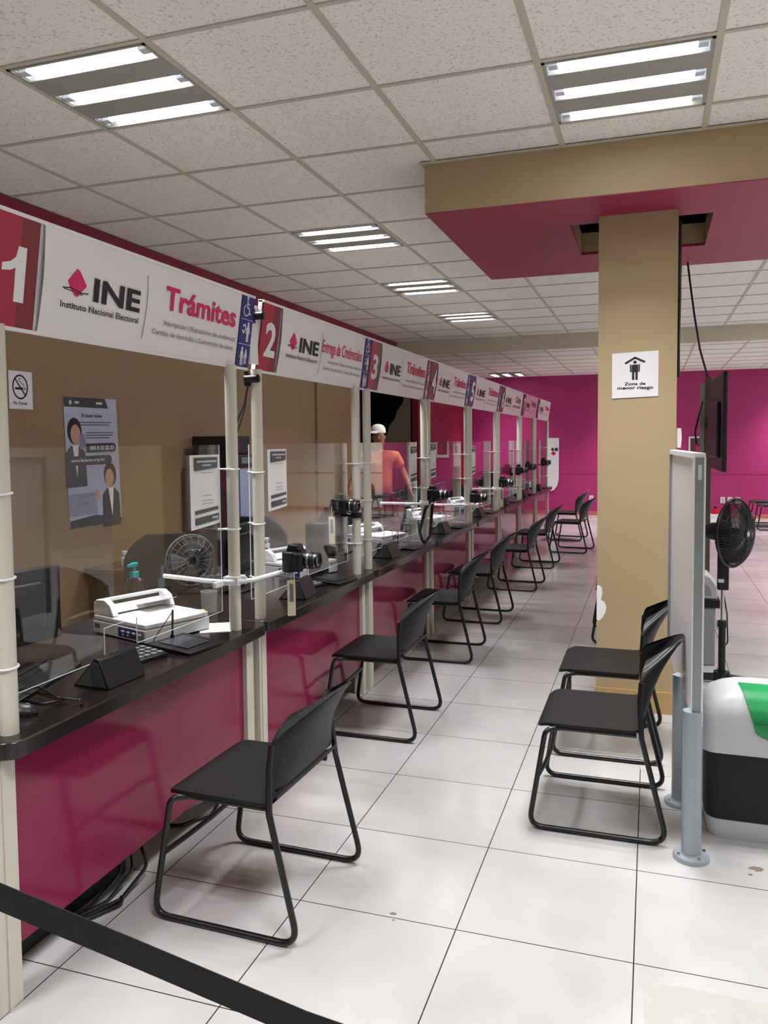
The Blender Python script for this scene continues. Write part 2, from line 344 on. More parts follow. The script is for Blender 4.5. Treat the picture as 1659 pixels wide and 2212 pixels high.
# ------------------------------------------------------------------ ceiling lamps
def lamp(x, y, z, w, d, label, turn=False, name='ceiling_lamp', power=1.):
    t = thing(name, label, 'ceiling lamp', (x+w/2, y+d/2, z), PI/2 if turn else 0, 'recessed three-tube ceiling lamps')
    if turn: w, d = d, w
    W, D = w/2-.014, d/2-.014
    f = G().box(-W, W, -D, -D+.012, -.008, .05).box(-W, W, D-.012, D, -.008, .05).box(-W, -W+.012, -D, D, -.008, .05).box(W-.012, W, -D, D, -.008, .05).box(-W-.01, W+.01, -D-.01, D+.01, .075, .085)
    obj('frame', f, 'lampgrey', t, smooth=0)
    s = (2*D)/3.35; yc = (-D+.058, 0, D-.058)
    for yy in yc:
        n = 10; pr = [(yy+.052*math.cos(PI*i/n), .062*math.sin(PI*i/n)-.004) for i in range(n+1)]
        vs = [(-W+.012, p[0], p[1]) for p in pr]+[(W-.012, p[0], p[1]) for p in pr]
        gg = G().add(vs, [(i, i+1, n+2+i, n+1+i) for i in range(n)]); gg.box(-W+.012, -W+.016, yy-.05, yy+.05, 0, .05); gg.box(W-.016, W-.012, yy-.05, yy+.05, 0, .05)
        obj('reflector', gg, 'reflector', t)
        obj('tube', G().cyl((-W+.055, yy, .014), (W-.055, yy, .014), .0145, 12), 'tubelight', t)
        for s0 in (-W+.02, W-.055): obj('tube_socket', G().box(s0, s0+.035, yy-.018, yy+.018, -.003, .034), 'offwhite', t, smooth=0)
        l = bpy.data.lights.new('tube_glow', 'AREA'); l.shape = 'RECTANGLE'; l.size = 2*W-.1; l.size_y = .05; l.energy = LAMP_W*power; l.spread = math.radians(96); l.color = (1., .995, .995)
        lo = bpy.data.objects.new('tube_glow', l); COL.objects.link(lo); lo.parent = t; lo.location = (0, yy, -.004)
    for a, b in ((yc[0]+.052, yc[1]-.052), (yc[1]+.052, yc[2]-.052)):
        obj('louvre', G().box(-W+.012, W-.012, a, b, -.007, .0), 'lampgrey', t, smooth=0)
    return t
LAMP_W = 8.0
LL = ['three-tube ceiling lamp nearest the sign numbered 1, upper left', 'three-tube ceiling lamp above sign 2, second in the row over the counters', 'small-looking three-tube ceiling lamp left of the maroon soffit, third along the counter row', 'three-tube ceiling lamp farthest along the counter row before the beam', 'three-tube ceiling lamp in front of the tan beam, upper right']
for i, (k, j) in enumerate(LAMPS):
    lab = LL[i] if i < 5 else 'unseen three-tube ceiling lamp outside the picture, one of those lighting the rest of the hall'
    lamp(OX+SX*k, OY+SY*j, ZC, SX, SY, lab)
lamp(-1.30, 12.28, ZC2-.02, .60, .72, 'three-tube ceiling lamp under the low ceiling at the magenta back wall', True, power=.5)
lamp(3.6, 10.6, ZC2-.02, .62, .62, 'unseen three-tube ceiling lamp outside the picture, one of those lighting the rest of the hall')
lamp(.80, 10.2, ZC2-.02, .62, .62, 'unseen three-tube ceiling lamp added behind the tan column, near one of two')  # unseen lamp added to brighten the far hall and magenta wall
lamp(.90, 12.2, ZC2-.02, .62, .62, 'unseen three-tube ceiling lamp added behind the tan column, far one of two')  # second unseen lamp, added for the same extra light
lamp(3.6, 12.4, ZC2-.02, .62, .62, 'unseen three-tube ceiling lamp outside the picture, one of those lighting the rest of the hall')

# ------------------------------------------------------------------ counters with posts, signs and acrylic screens
B = [-.69, .72, 2.085, 3.46, 4.885, 6.33, 7.70, 9.19, 10.66]
POST = [(-.622, .557), (.772, 1.94), (2.125, 3.34), (3.44, 4.745), (4.87, 6.13), (6.27, 7.68), (7.80, 8.96), (9.10, 10.53)]
WT = .70
for k in range(8):
    b0, b1 = B[k], B[k+1]
    t = thing('service_counter', 'magenta-fronted counter with dark top and cream posts under sign %d' % (k+1), 'counter', (0, b0, 0), 0, 'magenta service counters in a row')
    L_ = b1-b0
    obj('worktop', G().prism(rrect(-.72, .05, .0, L_-.006, .05, 6, (1, 1, 0, 0)), WT-.045, WT), 'laminate', t, bevel=.004)
    obj('front_panel', G().box(-.05, -.022, .062, L_-.108, .135, WT-.045), 'panel', t, smooth=0)
    obj('leg', G().box(-.07, 0, -.004 if k else -.012, .060, 0, WT-.045).box(0, .004, .012, .026, 0, WT-.05), 'cream', t, smooth=0)
    obj('leg', G().box(-.055, -.004, L_-.108, L_-.062, 0, WT-.045).box(-.075, -.02, L_-.06, L_-.02, 0, WT-.045), 'cream', t, smooth=0)
    obj('leg', G().box(-.70, -.66, .02, .06, 0, WT-.045), 'cream', t, smooth=0); obj('leg', G().box(-.70, -.66, L_-.10, L_-.06, 0, WT-.045), 'cream', t, smooth=0)
    for py in POST[k]:
        obj('post', G().cyl((-.02, py-b0, WT-.002), (-.02, py-b0, 1.739), .0235, 20), 'cream', t)

SIGN = [(-.655, .713), (.787, 2.143), (2.150, 3.462), (3.470, 4.80), (4.81, 6.36), (6.37, 7.90), (7.91, 9.26), (9.27, 10.74)]
TILT = math.atan(.042/.287); SH = .290
def access_icons(x, w):
    g = G(); n = .0045; n1 = .0052
    def fig(cx, cy, s, sit=False, stick=False):
        q = G()
        q.join(disc(cx, cy+.42*s, .085*s, n, n1, 12))
        if sit:
            q.join(stroke([(cx, cy+.3*s), (cx+.02*s, cy-.02*s), (cx+.2*s, cy-.04*s), (cx+.28*s, cy-.3*s), (cx+.36*s, cy-.28*s)], .075*s, n, n1)); q.join(stroke([(cx, cy+.16*s), (cx+.2*s, cy+.14*s)], .06*s, n, n1))
            q.join(stroke([(cx-.03*s+.25*s*math.cos(a), cy-.15*s+.25*s*math.sin(a)) for a in [PI*(.62+i*.135) for i in range(10)]], .055*s, n, n1))
        else:
            q.join(stroke([(cx, cy+.32*s), (cx, cy-.05*s)], .15*s, n, n1)); q.join(stroke([(cx-.05*s, cy-.05*s), (cx-.07*s, cy-.45*s)], .08*s, n, n1)); q.join(stroke([(cx+.05*s, cy-.05*s), (cx+.07*s, cy-.45*s)], .08*s, n, n1))
            q.join(stroke([(cx-.1*s, cy+.25*s), (cx-.17*s, cy-.08*s)], .06*s, n, n1)); q.join(stroke([(cx+.1*s, cy+.25*s), (cx+.17*s, cy-.05*s)], .06*s, n, n1))
            if stick: q.join(stroke([(cx+.2*s, cy), (cx+.24*s, cy-.45*s)], .04*s, n, n1))
        return q
    h = SH/3; cx = x+w/2
    g.join(fig(cx-.008, 2.5*h, .085, True)); g.join(fig(cx+.016, 1.5*h, .08)); g.join(stroke([(cx-.025, 1.72*h), (cx-.01, 1.8*h), (cx-.003, 1.62*h), (cx-.018, 1.45*h), (cx-.028, 1.55*h)], .006, n, n1))
    g.join(fig(cx-.014, .5*h, .075, False, True)); g.join(fig(cx+.018, .5*h, .06))
    g.join(quad(x, x+w, h-.001, h+.001, n1)); g.join(quad(x, x+w, 2*h-.001, 2*h+.001, n1))
    return g
TITLES = ['Trámites', 'Entrega de Credenciales', 'Trámites', 'Trámites', 'Trámites', 'Citas', 'Trámites', 'Trámites']
for k in range(8):
    y0, y1 = SIGN[k]; Lw = y1-y0; b0 = y0
    t = thing('counter_sign', 'tilted overhead sign board with the large number %d and %s' % (k+1, 'a white face' if k != 6 else 'a pink face'), 'sign', mtx=wall_mtx(-.03, y0, 1.735, TILT), group='numbered signs above the counters')
    face = 'pinkboard' if k == 6 else 'signwhite'
    obj('board', G().box(0, Lw, 0, SH, -.022, -.004).box(0, Lw, -.004, .006, -.024, .004).box(0, Lw, SH-.006, SH+.004, -.024, .004), face, t, smooth=0)
    q = Lw/1.368
    nw = .170*q
    npanel = obj('number_panel', G().box(.004, nw, .006, SH-.006, -.004, .003) if k < 3 else G().shell(lambda u, v: ((.004+(nw-.004)*u, .006+(SH-.012)*v, .003+.007*math.sin(PI*u)*math.sin(PI*v)), (0, 0, 1)), 8, 8, .003), 'purple' if k == 4 else 'red', t, smooth=60)
    lift = .0045 if k < 3 else .0125
    if k < 3: obj('number_stripe', G().box(.004, nw*.62, .006, SH-.006, .003, .0036), mat('bright_crimson_print', (162, 22, 60), .35), npanel, smooth=0)
    if k == 0: dg = plate([(.093, .07), (.127, .07), (.127, .210), (.099, .210), (.092, .182), (.075, .168), (.048, .160), (.048, .142), (.075, .146), (.093, .155)], lift-.001, lift)
    else: dg = text_g(str(k+1), nw*(.26 if k < 3 else .20), .066 if k < 3 else .055, nw*(.60 if k < 3 else .68), .145 if k < 3 else .175, lift, .03)
    obj('number', dg, 'white', npanel, smooth=0)
    wx0 = nw+.016*q; wx1 = Lw-.105*q
    if k in (5, 6, 7): wx1 = Lw-.008
    def wp(u, v, a=wx0, b=wx1):
        bow = .011*math.exp(-u*16)*(.3+.7*math.sin(PI*v))
        return (a+(b-a)*u, .004+(SH-.008)*v, -.001+bow), (0, 0, 1)
    fp = obj('face_panel', G().shell(wp, 40, 6, .002), face, t, smooth=60)
    n = .0028
    pinkm = 'pink' if k not in (5, 6, 7) else 'red'
    X = lambda v: v*q
    obj('emblem', plate([(X(.287), .158), (X(.322), .197), (X(.334), .192), (X(.366), .156), (X(.330), .120), (X(.318), .122), (X(.300), .140)], n, n+.0006), pinkm, fp, smooth=0)
    obj('emblem_line', stroke([(X(.268), .137), (X(.30), .141), (X(.345), .133), (X(.374), .135)], .0032, n+.0007, n+.0012).join(stroke([(X(.274), .135), (X(.31), .133), (X(.35), .128)], .0022, n+.0007, n+.0012)), 'ink', fp, smooth=0)
    obj('initials', text_g('INE', X(.398), .118, X(.222), .067, n+.0008, .03), 'ink', fp, smooth=0)
    obj('name_lettering', text_g('Instituto Nacional Electoral', X(.264), .084, X(.354), .018, n+.0008, .012), 'ink', fp, smooth=0)
    obj('divider', stroke([(X(.648), .240), (X(.655), .20), (X(.657), .15), (X(.652), .09), (X(.644), .04)], .0024, n, n+.0006), 'midgrey', fp, smooth=0)
    if k == 1: obj('title_lettering', text_g('Entrega de Credenciales', X(.665), .126, X(.565), .083, n+.0008, .012), 'pink', fp, smooth=0)
    elif k == 5: obj('title_lettering', text_g('Citas', X(.90), .150, X(.33), .075, n+.0008, .02).join(text_g('programadas', X(.76), .075, X(.47), .05, n+.0008, .02)), 'maroon', fp, smooth=0)
    else: obj('title_lettering', text_g(TITLES[k], X(.755), .150, X(.475), .078, n+.0008, .024), 'pink' if k != 6 else 'purple', fp, smooth=0)
    if k != 5:
        obj('small_lettering', text_g('Inscripción | Reposición de credencial', X(.758), .093, X(.48), .022, n+.0008, .004).join(text_g('Cambio de domicilio | Corrección de datos', X(.695), .058, X(.535), .022, n+.0008, .004)), 'midgrey', fp, smooth=0)
    if k not in (5, 6, 7):
        ap = obj('access_panel', G().box(Lw-.103*q, Lw-.003, .004, SH-.004, -.003, .0038), 'navy' if k != 2 else 'red', t, smooth=0)
        obj('access_symbols', access_icons(Lw-.103*q, .100*q), 'white', ap, smooth=0)

def pane(k):
    y0, y1 = POST[k][0]+.018, POST[k][1]-.01
    z0, z1 = .773, 1.43
    a = y0+.43; b = a+.165
    poly = [(y0, z0), (a, z0), (a, z0+.094), (b, z0+.094), (b, z0+.008), (y1, z0), (y1, z1), (y0, z1)]
    n = len(poly); x0, x1 = -.073, -.069
    vs = [(x0, p[0], p[1]) for p in poly]+[(x1, p[0], p[1]) for p in poly]
    me = bpy.data.meshes.new('acrylic_screen'); me.from_pydata(vs, [], [tuple(range(n-1, -1, -1)), tuple(range(n, 2*n))]+[(i, (i+1) % n, n+(i+1) % n, n+i) for i in range(n)])
    me.update()
    o = obj('acrylic_screen', me, ['clear', 'acryl_edge'], smooth=0)
    for i, p in enumerate(o.data.polygons): p.material_index = 0 if i < 2 else 1
    tag(o, 'clear acrylic screen tied between the two posts under sign %d' % (k+1), 'screen', 'clear acrylic screens on the counters')
for k in range(8): pane(k)

# white cable ties that hold the screens to the posts
ordn = ['lowest', 'middle', 'top']
tie_g = G().tube([(-.02+.0265*math.cos(a), .0265*math.sin(a), .002*math.sin(a)) for a in [2*PI*i/20 for i in range(20)]], .0032, 6, True)
tie_me = None
for k in range(8):
    for s in (0, 1):
        zs = (.872, 1.10, 1.315) if (k, s) != (0, 1) else (1.10, 1.335)
        for i, z in enumerate(zs):
            t = thing('cable_tie', 'white cable tie around the %s post under sign %d, the %s one' % ('near' if s == 0 else 'far', k+1, ordn[i+(3-len(zs))]), 'cable tie', (0, POST[k][s], z), 0, 'cable ties on the posts')
            if tie_me is None:
                a = obj('loop', tie_g, 'white', t); tie_me = a.data
                sgn = 1
            else:
                a = bpy.data.objects.new('loop', tie_me); COL.objects.link(a); a.parent = t
            sgn = 1 if s == 0 else -1
            a = obj('tail', G().tube([(-.045, 0, 0), (-.062, sgn*.012, 0), (-.078, sgn*.02, 0)], .003, 6).tube([(.0, sgn*.018, 0), (-.03, sgn*.035, .002), (-.05, sgn*.055, .003)], .0028, 6), 'white', t)

for z, x, nm in ((1.955, .0, 'upper'), (1.70, -.028, 'lower')):
    t = thing('security_camera', 'small black camera on the gap between signs 1 and 2, the %s one' % nm, 'camera', (x, .750, z), 0, 'small black cameras between signs 1 and 2')
    obj('housing', G().cyl((-.03, 0, 0), (.03, 0, 0), .017, 16), 'black', t); obj('lens', G().cyl((.03, 0, 0), (.034, 0, 0), .011, 14), 'lens', t); obj('bracket', G().box(-.03, -.012, -.01, .01, -.03, .03), 'black', t, smooth=0)
tag(obj('hanging_wire', G().tube(fillet([(-.04, .745, 1.69), (-.055, .735, 1.60), (-.075, .70, 1.52), (-.085, .685, 1.36), (-.09, .69, 1.2), (-.1, .7, .72)], .06, 5), .004, 6).tube(fillet([(-.045, .75, 1.69), (-.06, .745, 1.58), (-.08, .715, 1.48), (-.09, .66, 1.38)], .06, 5), .003, 6), 'tubeblack'), 'black wires hanging from the small camera between signs 1 and 2', 'wire')
tag(obj('spacer_board', G().box(-.03, -.015, .716, .784, 1.76, 2.0), 'white', smooth=0), 'white filler board in the gap between signs 1 and 2', 'board')

# notices on the screens
def notice(k, y, z, h, w, lab):
    t = thing('notice', lab, 'notice', mtx=wall_mtx(-.064, y, z), group='printed notices on the acrylic screens')
    def sh(u, v):
        return (w*u, h*v+.012*(1-u)*(1-v)*-1, .004*math.sin(PI*u)*(1-v)*.6), (0, 0, 1)
    p = obj('sheet', G().shell(sh, 8, 10, .0008), 'paper', t, smooth=60)
    n = .0062
    obj('header', plate([(w*.12, h*.78), (w*.9, h*.81), (w*.9, h*.965), (w*.12, h*.965)], n-.003, n), 'darkgrey', p, smooth=0)
    obj('header_lettering', quad(w*.18, w*.86, h*.895, h*.92, n+.0006).join(quad(w*.36, w*.66, h*.845, h*.865, n+.0006)), 'lightprint', p, smooth=0)
    obj('lettering', quad(w*.3, w*.72, h*.745, h*.752, n).join(quad(w*.35, w*.7, h*.42, h*.427, n)).join(quad(w*.33, w*.74, h*.35, h*.357, n)).join(quad(w*.33, w*.74, h*.305, h*.312, n)), 'midgrey', p, smooth=0)
    ft = obj('footer', plate([(w*.13, h*.17), (w*.9, h*.205), (w*.9, h*.25), (w*.13, h*.22)], n-.004, n).join(plate([(w*.13, h*.02), (w*.92, h*.05), (w*.92, h*.145), (w*.13, h*.115)], n-.004, n)), 'darkgrey', p, smooth=0)
    obj('footer_initials', text_g('INE', w*.68, h*.075, w*.2, h*.04, n+.0006, .02), 'paper', ft, smooth=0)
notice(0, .323, 1.128, .265, .208, 'white notice with a grey header hanging left of the near double post, under sign 1')
notice(1, .95, 1.145, .262, .19, 'white notice with a grey header just right of the second post pair, under sign 2')
notice(2, 3.13, 1.145, .262, .18, 'white notice at the far end of the screen under sign 3')
notice(3, 3.66, 1.16, .262, .19, 'white notice at the near end of the screen under sign 4')
notice(4, 5.14, 1.125, .26, .19, 'white notice at the near end of the screen under sign 5')

# ------------------------------------------------------------------ visitor chairs
def chair_proto(label, loc, rz, group):
    t = thing('visitor_chair', label, 'chair', loc, rz, group)
    sw = .215
    def seat(u, v):
        x = -.218+.385*u; c = 2*v-1
        wd = sw
        if u < .16: wd = sw-.04*(1-math.sqrt(max(0, 1-((.16-u)/.16)**2)))
        z = .388-.010*math.sin(PI*u)*(1-c*c)-(.016*((.12-u)/.12)**2 if u < .12 else 0)+(.030*((u-.86)/.14)**2 if u > .86 else 0)
        return (x, c*wd, z), (0, 0, 1)
    obj('seat', G().shell(seat, 28, 16, .012), 'softblack', t, smooth=50)
    pc = [(.168, .440), (.184, .49), (.200, .535), (.219, .58), (.246, .63), (.275, .675), (.302, .703)]
    pe = [(.150, .425), (.147, .46), (.145, .50), (.145, .54), (.150, .575), (.158, .605), (.168, .628)]
    def lerp(p, u):
        s = u*(len(p)-1); i = min(int(s), len(p)-2); f = s-i
        return p[i][0]*(1-f)+p[i+1][0]*f, p[i][1]*(1-f)+p[i+1][1]*f
    def back(u, v):
        c = 2*v-1; W = 1-abs(c)**2.3
        xc, zc = lerp(pc, u); xe, ze = lerp(pe, u)
        hw = .208*(math.sqrt(1-(.80*(u-.45)/.55)**2) if u > .45 else 1)-(.02*((.12-u)/.12)**2 if u < .12 else 0)
        return (xe+(xc-xe)*W, c*hw, ze+(zc-ze)*W), (1, .55*c, -.3)
    obj('backrest', G().shell(back, 22, 22, .010), 'softblack', t, smooth=50)
    for s in (-1, 1):
        y = .236*s
        pts = fillet([(.135, y*.84, .374), (-.13, y*.84, .374), (-.184, y*.98, .374), (-.243, y*1.03, .0105), (.243, y*1.03, .0105), (.152, y, .378), (.146, y*.93, .50), (.150, y*.88, .57)], [.04, .03, .045, .05, .06, .08], 7)
        obj('side_frame', G().tube(pts, .0098, 10), 'tubeblack', t, smooth=60)
    obj('crossbar', G().tube([(-.207, -.236, .205), (-.196, -.12, .208), (-.192, 0, .209), (-.196, .12, .208), (-.207, .236, .205)], .0085, 8), 'tubeblack', t, smooth=60)
    obj('crossbar', G().tube([(.1, -.20, .375), (.1, .20, .375)], .006, 8).tube([(-.12, -.20, .375), (-.12, .20, .375)], .006, 8), 'tubeblack', t, smooth=60)
    return t
GRP = 'black sled-base visitor chairs'
ROW = [((.363, .022, 0), -.03), ((.25, 1.60, 0), .0), ((.215, 3.0, 0), .02), ((.21, 4.17, 0), -.02), ((.29, 5.60, 0), -.03), ((.29, 7.0, 0), -.03), ((.57, 8.32, 0), -.12), ((.40, 9.60, 0), -.10)]
p0 = chair_proto('black sled-base chair closest to the camera, at the counter under sign 1', *ROW[0], GRP)
names = ['', 'black sled-base chair at the counter under sign 2, second along the row', 'black sled-base chair at the counter under sign 3', 'black sled-base chair at the counter under sign 4', 'black sled-base chair at the counter under sign 5', 'black sled-base chair at the counter under sign 6', 'black sled-base chair pulled out from the counter under sign 7', 'black sled-base chair at the far counter end, before the magenta wall']
for i in range(1, 8):
    c = dup(p0, names[i], GRP); c.location = ROW[i][0]; c.rotation_euler = (0, 0, ROW[i][1])
for loc, rz, lab in (((1.357, .935, 0), 0., 'black sled-base chair beside the grey flanged pole, front one of the waiting row'), ((1.355, 1.665, 0), 0., 'black sled-base chair in front of the tan column, behind the front waiting chair'), ((1.375, 3.78, 0), .05, 'black sled-base chair mostly hidden behind the tan column'),
                     ((3.34, 11.6, 0), 0, 'black sled-base chair by the back wall at the right edge, in front of its pair'), ((3.30, 12.3, 0), 0, 'black sled-base chair by the back wall at the right edge, behind its pair')):
    c = dup(p0, lab, GRP); c.location = loc; c.rotation_euler = (0, 0, rz)

# ------------------------------------------------------------------ equipment on the counters
def rotd(deg): return math.radians(deg)
def scanner_proto(label, loc, rz):
    t = thing('document_scanner', label, 'scanner', loc, rz, 'white document scanners')
    w, d = .168, .15
    obj('base', G().box(-w, w, -d, d, .004, .05).box(-w+.02, w-.02, -d+.02, d-.02, 0, .004), 'offwhite', t, bevel=.006)
    lid = obj('lid', G().box(-w+.002, w-.002, -d+.002, d-.002, .053, .074), 'white', t, bevel=.006)
    f = G()
    pr = [(-w, .074), (-w, .115), (-w+.02, .132), (-w+.075, .136), (-w+.11, .118), (-w+.13, .076)]
    f.prism(pr, -d+.004, -d+.03, 'y'); f.prism(pr, d-.03, d-.004, 'y')
    f.prism([(-w, .074), (-w, .115), (-w+.02, .132), (-w+.06, .136), (-w+.06, .126), (-w+.03, .1), (-w+.03, .074)], -d+.03, d-.03, 'y')
    f.prism([(-w+.055, .078), (-w+.05, .108), (-w+.062, .110), (-w+.10, .082)], -d+.03, d-.03, 'y')
    obj('feeder', f, 'white', t, bevel=.003)
    obj('feeder_slot', G().box(-w+.031, -w+.058, -d+.031, d-.031, .1, .124), 'black', t, smooth=0)
    obj('paper_tray', G().prism([(-w+.08, .092), (-w+.16, .112), (-w+.16, .115), (-w+.08, .096)], d-.16, d-.02, 'y'), 'offwhite', t, smooth=0)
    cp = obj('control_panel', G().box(.0, w-.008, -d-.003, -d+.002, .010, .046), 'navyplastic', t, bevel=.002)
    bt = G()
    for i in range(4): bt.box(.022+i*.034, .042+i*.034, -d-.0048, -d-.003, .030, .036)
    bt.box(.03, .036, -d-.0048, -d-.003, .018, .024).box(.06, .066, -d-.0048, -d-.003, .018, .024)
    obj('button_icons', bt, 'white', cp, smooth=0)
    obj('badge', G().box(-w+.012, -w+.045, -d-.001, -d+.002, .022, .04), 'darkgrey', t, smooth=0)
    return t
def bottle(label, loc, pump, s=1., group=None, body='bottle'):
    t = thing('pump_bottle', label, 'bottle', loc, 0, group)
    obj('body', G().lathe([(.030*s, 0), (.033*s, .004*s), (.033*s, .085*s), (.028*s, .103*s), (.014*s, .113*s), (.014*s, .118*s)], 20), body, t)
    obj('liquid', G().lathe([(.029*s, .003*s), (.031*s, .006*s), (.031*s, .05*s)], 20), 'bottle' if body == 'bottle' else body, t)
    obj('pump', G().lathe([(.016*s, .113*s), (.016*s, .132*s), (.006*s, .134*s), (.006*s, .15*s), (.012*s, .152*s), (.013*s, .164*s), (0, .166*s)], 14).box(-.006*s, .006*s, -.034*s, 0, .153*s, .162*s), pump, t)
    return t
def wedge_proto(label, loc, rz):
    t = thing('fingerprint_reader', label, 'reader', loc, rz, 'black wedge-shaped fingerprint readers')
    obj('housing', G().prism([(-.065, 0), (.075, 0), (.04, .088), (.02, .092)], -.085, .085, 'y'), 'black', t, bevel=.004)
    obj('side_plate', G().prism([(-.05, .006), (.064, .006), (.036, .078), (.018, .082)], -.0875, -.085, 'y'), mat('charcoal_plate', (58, 60, 62), .45), t, smooth=0)
    return t
def pad_proto(label, loc, rz):
    t = thing('signature_pad', label, 'signature pad', loc, rz, 'signature pads with pens')
    obj('tablet', G().prism([(-.1, 0), (.1, 0), (.1, .012), (-.1, .022)], -.095, .095, 'y'), 'black', t, bevel=.003)
    obj('screen', G().add([(-.075, -.06, .0235), (.06, -.06, .0165), (.06, .06, .0165), (-.075, .06, .0235)], [(0, 1, 2, 3)]), mat('dim_lcd', (52, 56, 62), .25), t, smooth=0)
    obj('pen', G().cyl((-.085, .02, .02), (-.080, .02, .125), .0042, 10).cyl((-.085, .02, .018), (-.085, .02, .03), .008, 10), 'tubeblack', t)
    obj('pen_cord', G().tube([(-.08, .02, .12), (-.10, -.01, .07), (-.11, -.05, .025), (-.09, -.07, .006)], .0018, 6), 'tubeblack', t)
    return t
def monitor_proto(label, loc, rz):
    t = thing('monitor', label, 'monitor', loc, rz, 'black computer monitors')
    obj('screen_back', G().box(-.004, .030, -.215, .215, .075, .325).prism(rrect(-.14, .14, .12, .28, .02), .028, .046, 'x'), 'black', t, bevel=.006)
    obj('display', G().box(-.0055, -.004, -.205, .205, .088, .315), 'lens', t, smooth=0)
    obj('neck', G().box(.026, .042, -.03, .03, .0, .20), 'black', t, bevel=.004)
    obj('foot', G().prism(rrect(-.07, .10, -.11, .11, .03), 0, .010), 'black', t, bevel=.003)
    return t
def keypad_proto(label, loc, rz):
    t = thing('keypad', label, 'keypad', loc, rz, 'black keypads')
    obj('case', G().prism([(-.065, 0), (.065, 0), (.065, .014), (-.065, .022)], -.06, .06, 'y'), 'black', t, bevel=.003)
    ks = G()
    for i in range(4):
        for j in range(4):
            x = -.045+i*.03; y = -.042+j*.028; z = .0190-.0615*(x)*1.0
            ks.box(x-.010, x+.010, y-.010, y+.010, z-.004, z+.0045)
    obj('keys', ks, 'darkgrey', t, bevel=.002)
    return t
def camera_proto(label, loc, rz):
    t = thing('photo_camera', label, 'camera', loc, rz, 'black photo cameras on the counter posts')
    obj('body', G().prism(rrect(-.035, .025, -.066, .066, .014), -.045, .04), 'black', t, bevel=.006)
    obj('prism_hump', G().prism([(-.03, .04), (.03, .04), (.022, .066), (-.02, .068)], -.03, .03, 'y'), 'black', t, bevel=.005)
    obj('grip', G().prism(rrect(.015, .052, -.066, -.026, .014), -.042, .034), 'softblack', t, bevel=.004)
    ln = obj('lens', G().lathe([(.033, .02), (.034, .045), (.032, .048), (.036, .052), (.036, .085), (.033, .088), (.033, .108), (.028, .108), (.026, .098), (0, .098)], 24, Matrix.Rotation(PI/2, 4, 'Y')), 'black', t)
    obj('lens_ring', G().lathe([(.0365, .060), (.0368, .062), (.0368, .068), (.0365, .070)], 24, Matrix.Rotation(PI/2, 4, 'Y')).lathe([(.0342, .094), (.0342, .099)], 24, Matrix.Rotation(PI/2, 4, 'Y')), 'chrome', ln)
    obj('mode_dial', G().cyl((-.008, .045, .04), (-.008, .045, .052), .011, 14), 'black', t)
    obj('hot_shoe', G().box(-.012, .012, -.01, .01, .068, .072), 'chrome', t, smooth=0)
    return t
def arm_proto(label, loc):
    t = thing('camera_mount', label, 'camera mount', loc, 0, 'white camera arms clamped to the posts')
    obj('clamp', G().box(-.032, .032, -.034, .034, -.017, .017).box(-.034, -.02, -.11, -.03, -.017, .006).box(.028, .05, .0, .012, -.014, .014), 'white', t, bevel=.002)
    obj('bolt', G().cyl((-.034, -.06, -.006), (-.036, -.06, -.006), .005, 8).cyl((-.034, -.09, -.006), (-.036, -.09, -.006), .005, 8).cyl((-.02, -.035, .0), (-.02, -.037, .0), .005, 8), 'darkgrey', t)
    obj('rod', G().tube(fillet([(-.315, -.01, .004), (-.10, -.045, .0), (.01, -.04, -.002), (.065, .03, -.002), (.10, .22, .002), (.12, .26, .01)], .06, 6), .0088, 10), 'white', t)
    obj('mount_plate', G().box(.10, .14, .22, .29, .004, .014), 'black', t, bevel=.002)
    return t
def tag_label(lab, loc, rz, h=.15):
    t = thing('paper_tag', lab, 'tag', loc, rz, 'cream paper tags hanging from the cameras')
    obj('card', G().shell(lambda u, v: ((.001+.006*math.sin(v*2.4), -.017+.034*u, -.02-h*v), (1, 0, 0)), 3, 10, .0008), 'tagpaper', t, smooth=60)
    obj('string', G().tube([(0, 0, .035), (.004, 0, .01), (.0, 0, -.026)], .0014, 6), 'white', t)
    obj('scribble', G().shell(lambda u, v: ((.0022+.006*math.sin((.1+v*.5)*2.4), -.008+.016*u, -.02-h*(.1+v*.5)), (1, 0, 0)), 2, 6, .0006), 'midgrey', t, smooth=60)
    return t

sc0 = wd0 = pd0 = mo0 = kp0 = cm0 = ar0 = oc0 = None
def office_chair(label, loc, rz):
    t = thing('office_chair', label, 'office chair', loc, rz, 'dark office chairs behind the counters')
    obj('seat', G().prism(rrect(-.22, .22, -.23, .23, .08), .36, .43), 'fabric', t, bevel=.02)
    def bk(u, v):
        c = 2*v-1; w = .235*(1-.55*max(0, (u-.62)/.38)**2.2-.25*max(0, (.25-u)/.25)**2)
        return (-.21-.03*u+.03*c*c, c*w, .46+.46*u), (1, 0, 0)
    obj('backrest', G().shell(bk, 16, 14, .045), 'fabric', t, smooth=60)
    obj('spine', G().tube([(-.02, 0, .36), (-.2, 0, .37), (-.245, 0, .46), (-.25, 0, .62)], .018, 8), 'black', t)
    obj('stem', G().cyl((0, 0, .08), (0, 0, .36), .025, 12), 'black', t)
    b = G()
    for i in range(5):
        a = 2*PI*i/5; b.tube([(0, 0, .09), (.26*math.cos(a), .26*math.sin(a), .055)], [.022, .014], 8); 
    obj('base', b, 'black', t)
    for i in range(5):
        a = 2*PI*i/5; obj('caster', G().cyl((.26*math.cos(a)-.012*math.sin(a), .26*math.sin(a)+.012*math.cos(a), .026), (.26*math.cos(a)+.012*math.sin(a), .26*math.sin(a)-.012*math.cos(a), .026), .026, 12), 'black', t)
    return t

